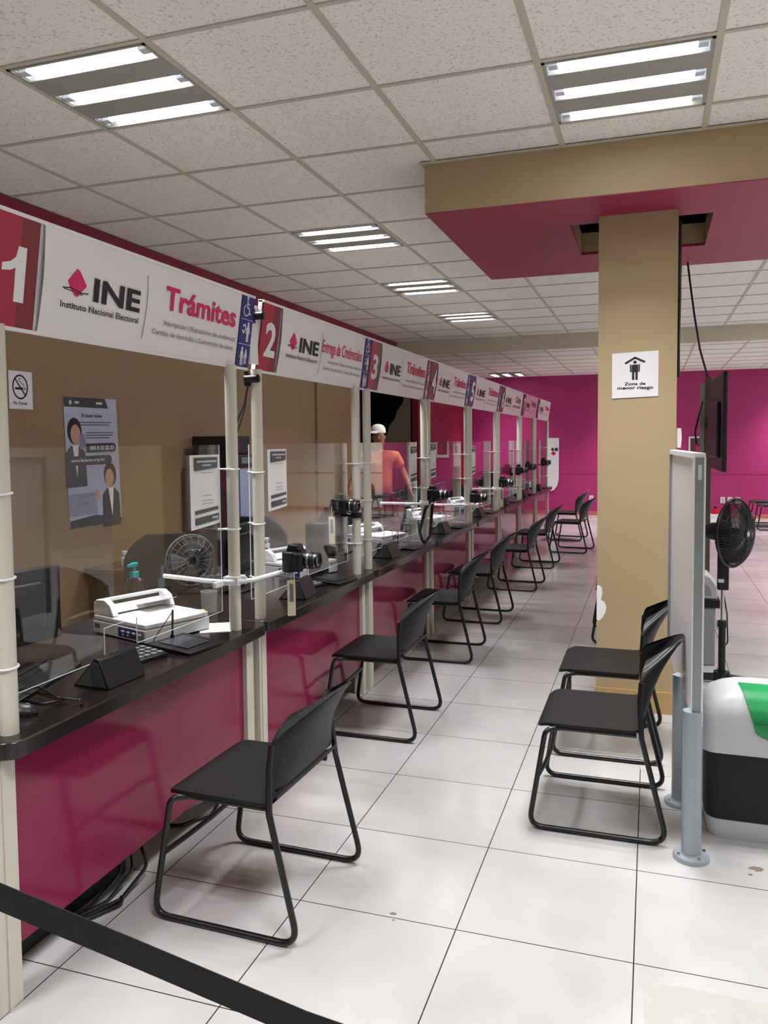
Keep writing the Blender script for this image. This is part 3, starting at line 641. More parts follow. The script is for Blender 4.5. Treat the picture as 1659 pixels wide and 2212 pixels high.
for k in range(8):
    b = B[k]; s = 'at the counter under sign %d' % (k+1)
    def put(proto, maker, lab, loc, rz):
        if proto is None: return maker(lab, loc, rz)
        c = dup(proto, lab); c.location = loc; c.rotation_euler = (0, 0, rz); return proto
    if k != 5: sc0 = put(sc0, scanner_proto, 'white flatbed document scanner '+s, (-.33 if k == 0 else -.36, b+1.135 if k == 0 else b+1.17, WT), rotd(-19))
    wd0 = put(wd0, wedge_proto, 'black wedge-shaped fingerprint reader '+s, (-.07, b+.53, WT), rotd(-4 if k != 1 else 5))
    pd0 = put(pd0, pad_proto, 'black signature pad with an upright pen '+s, (-.06, b+.955, WT), rotd(-10))
    mo0 = put(mo0, monitor_proto, 'black monitor seen from behind '+s, (-.46, b+.62 if k else -.19, WT), rotd(4 if k else -10))
    kp0 = put(kp0, keypad_proto, 'black keypad '+s, (-.13, b+.785, WT), rotd(-15))
    if oc0 is None: oc0 = office_chair('dark office chair behind the scanner, staff side of the counter under sign 1', (-1.23, b+2.60, 0), rotd(122))
    else:
        c = dup(oc0, 'dark office chair on the staff side of the counter under sign %d' % (k+1)); c.location = (-1.15, b+2.3, 0); c.rotation_euler = (0, 0, rotd(100 if k % 2 else 140))
BT = 'sanitiser pump bottles on the counters'
bottle('clear pump bottle with a teal pump behind the scanner under sign 1', (-.66, .80, WT), 'teal', 1.25, BT)
for k in (1, 3, 5, 6):
    bottle('pump bottle with a white pump on the counter under sign %d' % (k+1), (-.60, B[k]+1.27, WT) if k == 1 else (-.42, B[k]+.95, WT), 'white', 1.1, BT)

# cameras: (place, turn) by station
CAM = [((.12, .825, .945), 0), ((-.10, 1.90, 1.085), 0), ((.02, 3.44, 1.045), 0), ((.03, 4.86, .925), 0), ((.03, 6.30, .985), 0), ((.00, 7.55, 1.075), .2), ((.0, 8.32, 1.09), .2), ((.02, 9.75, 1.105), .2)]
for k, (loc, rz) in enumerate(CAM):
    lab = 'black photo camera with a lens, mounted beside the far post under sign %d' % (k+1)
    if cm0 is None: cm0 = camera_proto(lab, loc, rz)
    else: c = dup(cm0, lab); c.location = loc; c.rotation_euler = (0, 0, rz)
    py = POST[k][1]; lab = 'white metal camera arm clamped to the far post under sign %d' % (k+1)
    if k in (0, 2, 3, 4):
        if ar0 is None: ar0 = arm_proto(lab, (-.02, py, .898))
        else:
            c = dup(ar0, lab); c.location = (-.02, py, loc[2]-.055)
            d = Vector((loc[0], loc[1]))-Vector((-.02, py)); c.rotation_euler = (0, 0, math.atan2(d.y, d.x)-math.atan2(.26, .12)*1.0+.25)
    else:
        t = thing('camera_bracket', 'short black bracket holding the camera to the post under sign %d' % (k+1), 'bracket', (-.02, py, loc[2]-.055), 0, 'camera brackets on the posts')
        q = Vector((loc[0]+.02, loc[1]-py, 0))
        obj('collar', G().lathe([(.024, -.015), (.032, -.015), (.032, .015), (.024, .015)], 16), 'black', t); obj('rod', G().tube([(0, 0, 0), tuple(q*.6), tuple(q)], .008, 8), 'black', t)
tag_label('cream paper tag hanging from the camera beside the near double post', (.115, .79, .885), -1.0, .15)
tag_label('cream paper tag hanging from the camera under sign 2', (-.12, 1.82, 1.05), -1.1, .15)
tag_label('cream paper tag hanging from the camera under sign 5', (.03, 6.22, .95), -1.2, .2)
# odds and ends of the first stations
t = thing('computer_mouse', 'black computer mouse beside the first cream post', 'mouse', (-.10, -.50, WT), .3)
obj('shell', G().lathe([(.034, 0), (.035, .008), (.03, .02), (.018, .028), (0, .031)], 20).xf(Matrix.Diagonal((1.45, .9, 1, 1))), 'black', t)
obj('wheel', G().cyl((.02, -.003, .024), (.02, .003, .024), .008, 10), 'darkgrey', t)
tag(obj('loose_cable', G().tube(fillet([(-.30, -.42, WT+.012), (-.16, -.36, WT+.03), (-.06, -.40, WT+.02), (.0, -.36, WT+.006), (.02, -.40, WT+.005)], .04, 5), .0035, 6).tube(fillet([(-.28, -.38, WT+.004), (-.1, -.42, WT+.004), (-.03, -.38, WT+.012), (-.2, -.33, WT+.004)], .04, 5), .0035, 6), 'tubeblack'), 'black looped cable on the dark counter top beside the mouse', 'cable')
tag(obj('desk_keyboard', G().prism([(-.07, 0), (.07, 0), (.07, .012), (-.07, .022)], -.2, .2, 'y').box(-.06, -.04, -.19, .19, .018, .024).box(-.03, -.01, -.19, .19, .016, .021).box(0, .02, -.19, .19, .013, .018).box(.03, .05, -.19, .19, .011, .016), 'black', bevel=.002, loc=(-.28, -.26, WT), rot=(0, 0, .25)), 'black keyboard lying behind the screen under sign 1', 'keyboard')
tag(obj('note_pad', G().box(-.03, .03, -.03, .03, 0, .04), 'yellow', loc=(-.26, .66, WT), rot=(0, 0, .3), bevel=.001), 'yellow block of notes right of the scanner under sign 1', 'note pad')
tag(obj('paper_sheet', G().box(-.06, .06, -.08, .08, 0, .002), 'paper', loc=(-.11, .56, WT), rot=(0, 0, .5), smooth=0), 'white paper slip sticking out beside the scanner under sign 1', 'paper')
t = thing('table_fan', 'small dark table fan with a wire guard, left of the first double post', 'fan', (-.62, 1.20, WT), rotd(-40))
obj('foot', G().lathe([(.07, 0), (.07, .01), (.02, .025), (.015, .07)], 20), 'black', t)
fg = G()
RY = Matrix.Translation((0, 0, .16)) @ Matrix.Rotation(PI/2, 4, 'Y')
for r in (.03, .06, .09, .12):
    fg.tube([RY @ Vector((r*math.cos(a), r*math.sin(a), .03)) for a in [2*PI*i/28 for i in range(28)]], .0022, 5, True)
fg.tube([RY @ Vector((.125*math.cos(a), .125*math.sin(a), 0)) for a in [2*PI*i/28 for i in range(28)]], .006, 6, True)
for i in range(20):
    a = 2*PI*i/20; fg.tube([RY @ Vector((.02*math.cos(a), .02*math.sin(a), .034)), RY @ Vector((.1*math.cos(a), .1*math.sin(a), .03)), RY @ Vector((.125*math.cos(a), .125*math.sin(a), 0))], .0016, 5)
obj('guard', fg, 'darkgrey', t)
obj('motor', G().cyl((-.08, 0, .16), (-.01, 0, .16), .05, 16), 'black', t)
fb = G()
for i in range(4):
    a = 2*PI*i/4
    fb.shell(lambda u, v: (RY @ Vector(((.02+.085*u)*math.cos(a+(v-.5)*.9), (.02+.085*u)*math.sin(a+(v-.5)*.9), .012+.012*(v-.5))), (1, 0, 0)), 4, 5, .002)
obj('blades', fb, 'darkgrey', t)
tag(obj('desk_cup', G().lathe([(.032, 0), (.036, .09), (.033, .09), (.03, .004), (0, .004)], 20), 'lampgrey', loc=(-.30, .83, WT)), 'grey ribbed cup behind the near double post', 'cup')
t = thing('desk_speaker', 'tall black speaker box before the post between signs 2 and 3', 'speaker', (-.20, 1.80, WT), .1)
obj('box', G().box(-.05, .05, -.055, .055, 0, .30), 'black', t, bevel=.006); obj('grille', G().box(-.04, .04, -.058, -.055, .03, .27), 'softblack', t, smooth=0)
tag(obj('hanging_strap', G().tube(fillet([(.035, 3.38, 1.03), (-.0, 3.30, .95), (-.02, 3.22, .80), (.02, 3.17, .71), (.04, 3.28, .76), (.03, 3.36, .9), (.03, 3.40, 1.02)], .05, 6), .011, 8), 'belt'), 'black camera strap looping down by the post between signs 3 and 4', 'strap')

# side table, bottle, cabinets by the left wall
t = thing('side_table', 'small brown side table against the brown wall', 'table', (-1.93, 2.02, 0))
obj('top', G().box(0, .34, 0, .62, .605, .635), 'wood', t, bevel=.003)
for a, c in ((.02, .02), (.29, .02), (.02, .57), (.29, .57)): obj('leg', G().box(a, a+.03, c, c+.03, 0, .605), 'wood', t, smooth=0)
tag(obj('spray_bottle', G().lathe([(.024, 0), (.026, .004), (.026, .055), (.012, .068), (.012, .075), (.02, .076), (.02, .10), (0, .102)], 18), 'white', loc=(-1.74, 2.19, .635)), 'white bottle on the brown side table by the wall', 'bottle')
t = thing('storage_cabinet', 'tall cabinet with a blue-grey front and plum side behind the first double post', 'cabinet', (-1.93, 3.2, 0))
obj('body', G().box(0, .48, 0, .42, 0, 1.245), 'plum', t, smooth=0)
obj('door', G().box(.48, .496, .01, .41, .70, 1.235), 'bluegrey', t, bevel=.002)
obj('door', G().box(.48, .496, .01, .41, .03, .68), 'black', t, bevel=.002)
t = thing('black_printer', 'black printer box standing on top of the blue-grey cabinet', 'printer', (-1.93, 3.2, 1.245))
obj('case', G().box(.08, .46, .02, .40, 0, .10), 'black', t, bevel=.008); obj('cover', G().box(.06, .40, .04, .36, .10, .245), 'black', t, bevel=.01); obj('panel', G().box(.46, .463, .1, .32, .03, .08), 'darkgrey', t, smooth=0)

# black box, cables and a power strip below the first counter
tag(obj('power_unit', G().box(-.36, -.13, -.60, -.02, 0, .20), 'darkfloor', bevel=.006), 'black box on the floor beneath the first magenta counter', 'box')
def cable(lab, pts, r=.006): tag(obj('floor_cable', G().tube(fillet(pts, .05, 6), r, 7), 'tubeblack'), lab, 'cable', 'cables on the floor under the first counter')
cable('black cable arching out from under the first magenta panel, outermost loop', [(-.2, .06, .14), (-.10, .0, .12), (-.03, -.04, .05), (-.035, -.18, .008), (-.10, -.34, .008), (-.22, -.5, .008)])
cable('black cable arching out from under the first magenta panel, middle loop', [(-.2, .02, .13), (-.11, -.03, .12), (-.06, -.08, .05), (-.07, -.2, .008), (-.13, -.36, .008), (-.2, -.55, .008)], .005)
cable('black cable arching out from under the first magenta panel, innermost loop', [(-.2, -.03, .12), (-.12, -.07, .10), (-.085, -.11, .05), (-.10, -.24, .008), (-.16, -.42, .008)], .0045)
cable('flattened bundle of black cable lying on the tiles by the first counter', [(-.04, -.17, .010), (-.015, -.20, .010), (-.05, -.27, .010), (-.12, -.40, .010), (-.07, -.28, .012), (-.03, -.19, .014)], .006)
cable('black cable on the tiles under the first chair', [(-.25, .26, .01), (-.12, .30, .01), (-.06, .42, .01), (-.12, .62, .01)], .007)
t = thing('power_strip', 'white power strip on the floor under the far end of the first counter', 'power strip', (-.19, .50, 0), -.35)
obj('case', G().box(-.03, .03, -.11, .11, 0, .035), 'white', t, bevel=.004); obj('sockets', G().box(-.012, .012, -.09, -.05, .035, .037).box(-.012, .012, -.02, .02, .035, .037).box(-.012, .012, .05, .09, .035, .037), 'darkgrey', t, smooth=0)

# ------------------------------------------------------------------ posters and signs on walls and column
t = thing('no_smoking_sign', 'white no-smoking sign on the brown wall beside the first post', 'sign', mtx=wall_mtx(XL+.002, 1.455, 1.645))
obj('plate', G().box(0, .183, 0, .219, 0, .004), 'signwhite', t, smooth=0)
c = (.086, .128); rg = stroke([(c[0]+.056*math.cos(2*PI*i/30), c[1]+.067*math.sin(2*PI*i/30)) for i in range(30)], .009, .0042, .005, True).join(stroke([(c[0]-.04, c[1]+.048), (c[0]+.04, c[1]-.048)], .009, .0042, .005))
obj('ring', rg, 'ink', t, smooth=0)
obj('cigarette', quad(c[0]-.04, c[0]+.022, c[1]-.016, c[1]-.002, .0046).join(quad(c[0]+.028, c[0]+.034, c[1]-.016, c[1]-.002, .0046)).join(quad(c[0]+.038, c[0]+.043, c[1]-.016, c[1]-.002, .0046)), 'ink', t, smooth=0)
obj('smoke', stroke([(c[0]+.03, c[1]+.004), (c[0]+.028, c[1]+.016), (c[0]+.012, c[1]+.02), (c[0]+.004, c[1]+.03), (c[0]-.008, c[1]+.036), (c[0]-.008, c[1]+.048), (c[0]+.006, c[1]+.051)], .0035, .0042, .005), 'ink', t, smooth=0)
obj('lettering', text_g('No Fumar', .03, .025, .11, .02, .0046, .02), 'ink', t, smooth=0)

PW, PH = .52, .83
def pskew(g): g.v = [(x, y-.02*(x/PW), z) if False else (x+.028*(1-y/PH), y+.006*(x/PW), z) for x, y, z in g.v]; return g
t = thing('information_poster', 'pale blue information poster with two printed office workers on the brown wall', 'poster', mtx=wall_mtx(XL+.002, 1.90, .905))
n = .0032
sheet = obj('sheet', pskew(G().box(0, PW, 0, PH, 0, .003)), 'posterblue', t, smooth=0)
obj('header_band', pskew(plate([(0, .77), (.43, .765), (.40, .83), (0, .83)], .003, n+.0004)), 'posternavy', sheet, smooth=0)
obj('header_marks', pskew(quad(.1, .14, .79, .806, n+.001).join(quad(.31, .37, .79, .806, n+.001)).join(disc(.06, .797, .014, n, n+.001))), 'silver', sheet, smooth=0)
obj('headline', pskew(text_g('Si tienes dudas', .16, .705, .2, .022, n+.001, .02)), 'ink', sheet, smooth=0)
tl = G()
for y, a, b2 in ((.672, .05, .46), (.656, .09, .43), (.605, .19, .47), (.588, .19, .47), (.571, .19, .43)): tl.join(quad(a, b2, y-.004, y+.003, n+.0006))
for y, a, b2 in ((.20, .09, .24), (.192, .09, .19), (.15, .09, .18), (.143, .09, .17)): tl.join(quad(a, b2, y-.001, y+.001, n+.0006))
obj('lettering', pskew(tl), 'darkgrey', sheet, smooth=0)
obj('phone_band', pskew(plate(rrect(.19, .49, .475, .535, .028, 5, (1, 1, 0, 0)), n, n+.0024)), 'posternavy', sheet, smooth=0)
obj('phone_lettering', pskew(text_g('800 8 33 22 33', .225, .492, .24, .027, n+.003, .012)), 'paper', sheet, smooth=0)
obj('web_band', pskew(plate(rrect(.0, .44, .395, .455, .028, 5, (1, 1, 0, 0)), n, n+.0024)), 'posternavy', sheet, smooth=0)
obj('web_lettering', pskew(text_g('www.fedenet.org.mx', .035, .411, .33, .028, n+.003, .012)), 'paper', sheet, smooth=0)
obj('contact_panel', pskew(quad(.0, .27, .07, .215, n)), mat('slate_blue_print', (138, 146, 172), .6), sheet, smooth=0)
obj('footer_band', pskew(plate([(0, 0), (PW, 0), (PW, .02), (.25, .065), (0, .045)], n, n+.0006)), 'posternavy', sheet, smooth=0)
def worker(cx, cy, s, flip):
    f = -1 if flip else 1
    j = obj('printed_worker', pskew(plate([(cx-.075*s, cy-.19*s), (cx+.075*s, cy-.19*s), (cx+.07*s, cy-.02*s), (cx+.035*s, cy+.012*s), (cx-.035*s, cy+.012*s), (cx-.07*s, cy-.02*s)], n+.0008, n+.0012)), 'posternavy', sheet, smooth=0)
    obj('printed_hair', pskew(disc(cx, cy+.085*s, .052*s, n+.001, n+.0014, 18, .066*s)), 'hair', j, smooth=0)
    obj('printed_face', pskew(disc(cx+.006*s*f, cy+.068*s, .036*s, n+.0015, n+.0018, 18, .05*s)), 'face', j, smooth=0)
    obj('printed_shirt', pskew(plate([(cx-.02*s, cy+.014*s), (cx+.024*s, cy+.014*s), (cx+.004*s, cy-.14*s)], n+.0013, n+.0016)), 'paper', j, smooth=0)
worker(.085, .505, 1.3, False); worker(.415, .215, 1.25, True)
obj('printed_phone', pskew(plate([(.13, .5), (.19, .51), (.175, .60), (.125, .59)], n+.0016, n+.002)), 'bluegrey', sheet, smooth=0)
obj('printed_hand', pskew(disc(.275, .195, .02, n+.001, n+.0014, 14, .04)), 'face', sheet, smooth=0)

t = thing('safety_sign', 'white safe-zone sign with a person under a roof on the tan column', 'sign', mtx=front_mtx(1.334, CY0-.001, 1.652))
obj('plate', G().prism([(0, -.004), (.229, .003), (.229, .235), (0, .228)], -.002, .004), 'signwhite', t, bevel=.001)
n = .0046
pg = stroke([(.068, .176), (.114, .203), (.160, .181)], .010, n, n+.0006).join(disc(.114, .180, .0085, n, n+.0006, 16)).join(plate([(.098, .128), (.130, .129), (.130, .168), (.098, .167)], n, n+.0006))
pg.join(stroke([(.093, .166), (.0935, .132)], .007, n, n+.0006)).join(stroke([(.135, .167), (.1345, .133)], .007, n, n+.0006)).join(plate([(.1, .09), (.1115, .09), (.1115, .13), (.1, .13)], n, n+.0006)).join(plate([(.1165, .09), (.128, .09), (.128, .13), (.1165, .13)], n, n+.0006))
obj('pictogram', pg, 'ink', t, smooth=0)
obj('lettering', text_g('Zona de', .062, .062, .105, .0155, n, .03), 'ink', t, smooth=0)
obj('lettering', text_g('menor riesgo', .028, .036, .176, .021, n, .03), 'ink', t, smooth=0)

t = thing('wall_banner', 'white hanging banner with pink and dark squares on the back wall', 'banner', mtx=front_mtx(-.40, YB-.012, .45))
pts = [(0.02, .12), (.05, .03), (.10, 0), (.16, .02), (.22, .10), (.25, .22), (.255, 1.02), (.0, 1.02)]
obj('cloth', plate(pts, 0, .006), 'signwhite', t, smooth=0)
obj('squares', plate([(.10, .80), (.14, .76), (.17, .80), (.13, .84)], .006, .0075).join(quad(.175, .235, .77, .83, .007)), 'posternavy', t, smooth=0); obj('squares', plate([(.10, .72), (.16, .68), (.2, .73), (.15, .77)], .006, .0075), 'pink', t, smooth=0)
t = thing('framed_picture', 'small white-framed picture on the magenta back wall beside the panel', 'picture', mtx=front_mtx(2.17, YB-.012, 1.10))
obj('frame', G().box(0, .26, 0, .37, 0, .012), 'white', t, smooth=0); obj('print', G().box(.03, .23, .06, .34, .012, .014), 'plum', t, smooth=0); obj('figure', disc(.16, .24, .035, .014, .0155).join(quad(.12, .2, .1, .2, .0148)), 'pink', t, smooth=0)
wo = None
for x, lab in ((2.72, 'white wall outlet on the magenta back wall, leftmost of the group above the fan'), (2.84, 'white wall outlet on the magenta back wall, middle of the group above the fan'), (2.97, 'white wall outlet on the magenta back wall, just above the fan guard'), (.42, 'white wall outlet on the magenta back wall, left of the column')):
    if wo is None:
        wo = thing('wall_outlet', lab, 'outlet', mtx=front_mtx(x, YB-.002, .262), group='wall outlets on the back wall')
        obj('plate', G().box(0, .075, 0, .11, 0, .006), 'white', wo, bevel=.002); obj('socket', G().box(.022, .053, .02, .05, .006, .0072).box(.022, .053, .062, .092, .006, .0072), 'grey', wo, smooth=0)
    else:
        c = dup(wo, lab); c.matrix_world = front_mtx(x, YB-.002, .262)
t = thing('wall_notice', 'pale paper notices on the crimson wall near the far corner', 'notice', mtx=wall_mtx(XL+.002, 12.3, .95))
obj('sheet', G().box(0, .55, 0, .42, 0, .002), mat('pink_paper', (214, 172, 190), .8), t, smooth=0); obj('photo', G().box(.1, .35, .25, .4, .002, .003), 'plum', t, smooth=0)

# ------------------------------------------------------------------ the right side: display panel, TV, fan, bin
def pole(p, x, y, z1, label=None):
    q = obj('pole', G().cyl((x, y, 0), (x, y, z1), .0325, 24), 'polegrey', p)
    obj('flange', G().lathe([(.060, 0), (.060, .010), (.056, .016), (.036, .018), (.034, .022)], 28, Matrix.Translation((x, y, 0))), 'polegrey', q)
    bl = G()
    for i in range(4): a = 2*PI*i/4+.5; bl.cyl((x+.048*math.cos(a), y+.048*math.sin(a), .014), (x+.048*math.cos(a), y+.048*math.sin(a), .022), .006, 8)
    obj('bolts', bl, 'chrome', q)
t = thing('display_panel', 'free-standing white display panel on grey flanged poles beside the column', 'display panel', (1.675, .64, 0))
pole(t, 0, 0, .515); pole(t, -.022, .43, .515)
pm = Matrix.Translation((.010, -.005, 0)) @ Matrix.Rotation(math.atan2(.060, .87), 4, 'Z')
obj('board', G().box(-.008, .008, .02, .86, .475, 1.37).xf(pm), 'signwhite', t, smooth=0)
pf = G().box(-.017, .017, -.012, .022, .468, 1.375).xf(pm)
pr_ = obj('end_profile', pf, 'alu', t, bevel=.003)
obj('profile_lip', G().box(.013, .019, -.0135, .02, .468, 1.376).box(-.019, -.015, -.0135, .02, .468, 1.376).xf(pm), 'white', pr_, smooth=0)
obj('label_strip', G().box(-.006, .006, -.0135, -.012, 1.30, 1.35).xf(pm), 'offwhite', pr_, smooth=0)
obj('top_rail', G().box(-.018, .018, -.01, .86, 1.37, 1.388).xf(pm), 'white', t, smooth=0)
obj('far_profile', G().box(-.017, .017, .85, .88, .468, 1.39).xf(pm), 'alu', t, smooth=0)
tag(obj('loose_paper', G().shell(lambda u, v: ((1.653+.021*u+.004*math.sin(v*3)*u, 2.16-.02*u, 1.39+.10*v), (.4, -1, 0)), 4, 6, .001), 'paper', smooth=60), 'white paper sticking out at the right edge of the tan column', 'paper')

t = thing('wall_television', 'black television seen edge-on on an olive pole, right of the column', 'television', (1.886, 3.50, 0))
obj('pole', G().box(-.021, .021, -.021, .021, 0, 1.84), 'pillarbrown', t, bevel=.004)
obj('side_rail', G().box(-.05, -.022, -.015, .015, 1.33, 1.80), 'alu', t, smooth=0)
tvm = Matrix.Translation((.012, -.55, 1.525)) @ Matrix.Rotation(rotd(1.3), 4, 'Z')
obj('screen', G().box(-.008, .016, -.43, .43, -.275, .275).xf(tvm), 'black', t, bevel=.006)
obj('screen_back', G().prism(rrect(-.3, .3, -.2, .12, .03), -.026, -.007, 'x').xf(tvm), 'black', t, bevel=.008)
obj('bracket', G().box(-.012, .008, -.28, -.0, 1.50, 1.58), 'black', t, smooth=0); obj('bracket_bolt', G().cyl((.0, -.12, 1.64), (.0, -.12, 1.70), .006, 10), 'chrome', t)
obj('signal_cable', G().tube([(-.035, -.02, 1.68), (-.06, -.03, 1.58), (-.082, -.03, 1.48), (-.07, -.02, 1.40), (-.035, 0, 1.38)], .006, 8), 'tubeblack', t)
tag(obj('hanging_cable', G().tube([(1.745, 3.48, 2.60), (1.762, 3.47, 2.46), (1.79, 3.46, 2.25), (1.828, 3.47, 2.02), (1.880, 3.50, 1.84)], .0065, 8), 'tubeblack'), 'thin black cable slanting from the maroon soffit to the television pole', 'cable')

t = thing('pedestal_fan', 'black pedestal fan with a round guard on a cross foot', 'fan', (1.935, 2.80, 0), 0)
ft = G()
for a in (rotd(-4), rotd(86), rotd(176), rotd(266)):
    ft.tube([(.02*math.cos(a), .02*math.sin(a), .035), (.33*math.cos(a), .33*math.sin(a), .018)], [.024, .016], 8)
obj('foot', ft.cyl((0, 0, 0), (0, 0, .07), .045, 16), 'black', t)
obj('lower_tube', G().cyl((0, 0, .06), (0, 0, .345), .020, 14).cyl((0, 0, .335), (0, 0, .372), .027, 14), 'black', t)
obj('upper_tube', G().cyl((0, 0, .37), (0, 0, .60), .0095, 12), 'chrome', t)
obj('control_box', G().prism(rrect(-.031, .031, -.028, .028, .012), .555, .80), 'black', t, bevel=.006)
obj('control_label', G().box(-.028, .004, -.0295, -.028, .60, .62), 'silver', t, smooth=0)
hd = Matrix.Translation((.035, .0, .89)) @ Matrix.Rotation(rotd(-32), 4, 'Z') @ Matrix.Rotation(PI/2, 4, 'Y')
obj('motor', G().lathe([(0, -.14), (.045, -.135), (.052, -.10), (.052, -.03), (.04, -.01)], 20, hd), 'black', t)
gd = G(); R0 = .197
for r, z in ((.055, .098), (.085, .096), (.115, .088), (.145, .076), (.172, .058)): gd.tube([hd @ Vector((r*math.cos(a), r*math.sin(a), z)) for a in [2*PI*i/36 for i in range(36)]], .0018, 5, True)
for r, z in ((.07, -.035), (.12, -.028), (.165, -.005)): gd.tube([hd @ Vector((r*math.cos(a), r*math.sin(a), z)) for a in [2*PI*i/36 for i in range(36)]], .0018, 5, True)
gd.tube([hd @ Vector((R0*math.cos(a), R0*math.sin(a), .025)) for a in [2*PI*i/44 for i in range(44)]], .0075, 8, True)
for i in range(80):
    a = 2*PI*i/80; c, s = math.cos(a), math.sin(a)
    gd.tube([hd @ Vector((r*c, r*s, z)) for r, z in ((.035, .099), (.10, .094), (.155, .072), (.185, .048), (R0, .025))], .0023, 4)
    gd.tube([hd @ Vector((r*c, r*s, z)) for r, z in ((.045, -.035), (.12, -.028), (.175, .0), (R0, .025))], .0023, 4)
gu = obj('guard', gd, 'tubeblack', t, smooth=60)
obj('hub_badge', G().lathe([(.034, .096), (.034, .104), (.018, .104), (.018, .107), (0, .107)], 20, hd), 'black', gu); obj('badge_print', G().lathe([(.0165, .1075), (0, .1076)], 18, hd), 'silver', gu)
bl = G()
for i in range(3):
    a0 = 2*PI*i/3
    bl.shell(lambda u, v: (hd @ Vector(((.025+.15*u)*math.cos(a0+(v-.5)*1.7), (.025+.15*u)*math.sin(a0+(v-.5)*1.7), .03+.035*(v-.5))), (1, 0, 0)), 6, 8, .002)
obj('blades', bl.lathe([(.03, .0), (.03, .05), (.0, .055)], 16, hd), 'black', t)
tag(obj('fan_cord', G().tube(fillet([(1.935, 2.83, .57), (1.965, 2.86, .40), (1.975, 2.9, .22), (1.94, 2.95, .15)], .05, 5), .004, 6), 'tubeblack'), 'thin cord hanging behind the pedestal fan tube', 'cord')

t = thing('office_copier', 'grey and white office machine with a dark band, behind the pedestal fan', 'copier', (1.70, 3.17, 0))
obj('cabinet', G().box(0, .225, 0, .27, .0, .37), 'grey', t, bevel=.006)
obj('tray_band', G().box(-.01, .25, -.012, .28, .37, .425), 'black', t, bevel=.005)
obj('top_housing', G().prism([(0, .425), (.235, .425), (.235, .50), (.19, .565), (.10, .60), (0, .605)], .0, .27, 'y'), 'offwhite', t, bevel=.006)
obj('recess', G().prism([(.02, .445), (.20, .445), (.19, .50), (.10, .565), (.02, .57)], -.004, .0, 'y'), 'grey', t, smooth=0)
obj('wheel', G().cyl((.235, .05, .26), (.25, .05, .26), .035, 18), 'offwhite', t)

t = thing('waste_bin', 'black waste bin with a pale grey dome lid and a green flap', 'bin', (1.72, .80, 0))
bw, bd = .40, .30
def rb(z, ins, r=.05): return [(x, y, z) for x, y in rrect(ins, bw-ins, ins, bd-ins, r, 6)]
def loft(secs):
    g = G(); n = len(secs[0]); vs = [p for s in secs for p in s]
    fs = [(i*n+k, i*n+(k+1) % n, (i+1)*n+(k+1) % n, (i+1)*n+k) for i in range(len(secs)-1) for k in range(n)]
    return g.add(vs, fs+[tuple(range(n-1, -1, -1)), tuple((len(secs)-1)*n+k for k in range(n))])
obj('base', loft([rb(0, .022), rb(.01, .018), rb(.075, .012)]), 'greylid', t)
obj('body', loft([rb(.074, .010), rb(.09, .005), rb(.30, .0), rb(.325, .001)]), 'binblack', t, smooth=40)
lid = obj('lid', loft([rb(.32, -.006), rb(.345, -.006), rb(.40, .0), rb(.445, .004), rb(.475, .012), rb(.505, .03, .06), rb(.526, .055, .07), rb(.54, .085, .06)]), 'greylid', t, smooth=50)
def flap(u, v):
    # u across, v up over the domed front
    prof = [(.012, .375), (.006, .41), (.012, .45), (.022, .478), (.045, .508), (.08, .53), (.13, .543)]
    s = v*(len(prof)-1); i = min(int(s), len(prof)-2); f = s-i
    y = prof[i][0]*(1-f)+prof[i+1][0]*f; z = prof[i][1]*(1-f)+prof[i+1][1]*f
    x0 = .120+.055*(1-v)**1.0+(.05*((.15-v)/.15)**2 if v < .15 else 0); x1 = bw-x0+.06
    return (x0+(x1-x0)*u, y-.016, z+.004), (0, -1, .6)
obj('flap', G().shell(flap, 16, 18, .006), 'green', t, smooth=60)
obj('flap_crease', G().box(.165, .30, -.016, -.010, .442, .446), mat('dark_green_plastic', (12, 96, 52), .35), t, smooth=0)

t = thing('red_lamp', 'small red object on a white box at the foot of the magenta back wall', 'lamp', (2.62, 13.2, 0))
obj('box', G().box(-.09, .09, -.06, .06, 0, .08), 'white', t, bevel=.004); obj('red_top', G().lathe([(.05, .08), (.055, .12), (.045, .17), (0, .18)], 16), mat('red_plastic', (200, 20, 40), .3), t); obj('knob', G().cyl((0, 0, .178), (0, 0, .22), .02, 12), 'black', t)

# stains, a worn floor sticker and a painted chair reflection
def blob(cx, cy, r, n=18, jag=.35): return [(cx+r*(1+random.uniform(-jag, jag))*math.cos(2*PI*i/n), cy+r*.7*(1+random.uniform(-jag, jag))*math.sin(2*PI*i/n)) for i in range(n)]
tag(obj('floor_stain', plate(blob(1.88, .63, .022), .0003, .0009).join(plate(blob(1.855, .585, .007), .0003, .0009)), 'stain', smooth=0), 'small brown stain on the floor in front of the waste bin', 'stain')
tag(obj('floor_stain', plate(blob(.80, .02, .010), .0003, .0009).join(plate(blob(.81, -.012, .005), .0003, .0009)).join(plate(blob(.83, .0, .004), .0003, .0009)), 'stain', smooth=0), 'cluster of tiny dark marks on the tile right of the first chair', 'stain')
tag(obj('floor_sticker', plate([(1.53, -.09), (1.60, -.062), (1.72, -.064), (1.83, -.07), (1.98, -.08), (1.98, -.5), (1.56, -.5), (1.545, -.36), (1.53, -.23)], .0003, .0010), 'film', smooth=0), 'torn grey film of an old floor sticker at the lower right', 'sticker')
tag(obj('floor_sticker', plate([(1.50, 1.36), (1.60, 1.31), (1.66, 1.35), (1.72, 1.5), (1.72, 1.9), (1.66, 1.98), (1.60, 1.93), (1.57, 1.86), (1.53, 1.8), (1.49, 1.6)], .0003, .0010), 'film', smooth=0), 'worn grey film on the floor behind the waiting chairs by the column', 'sticker')
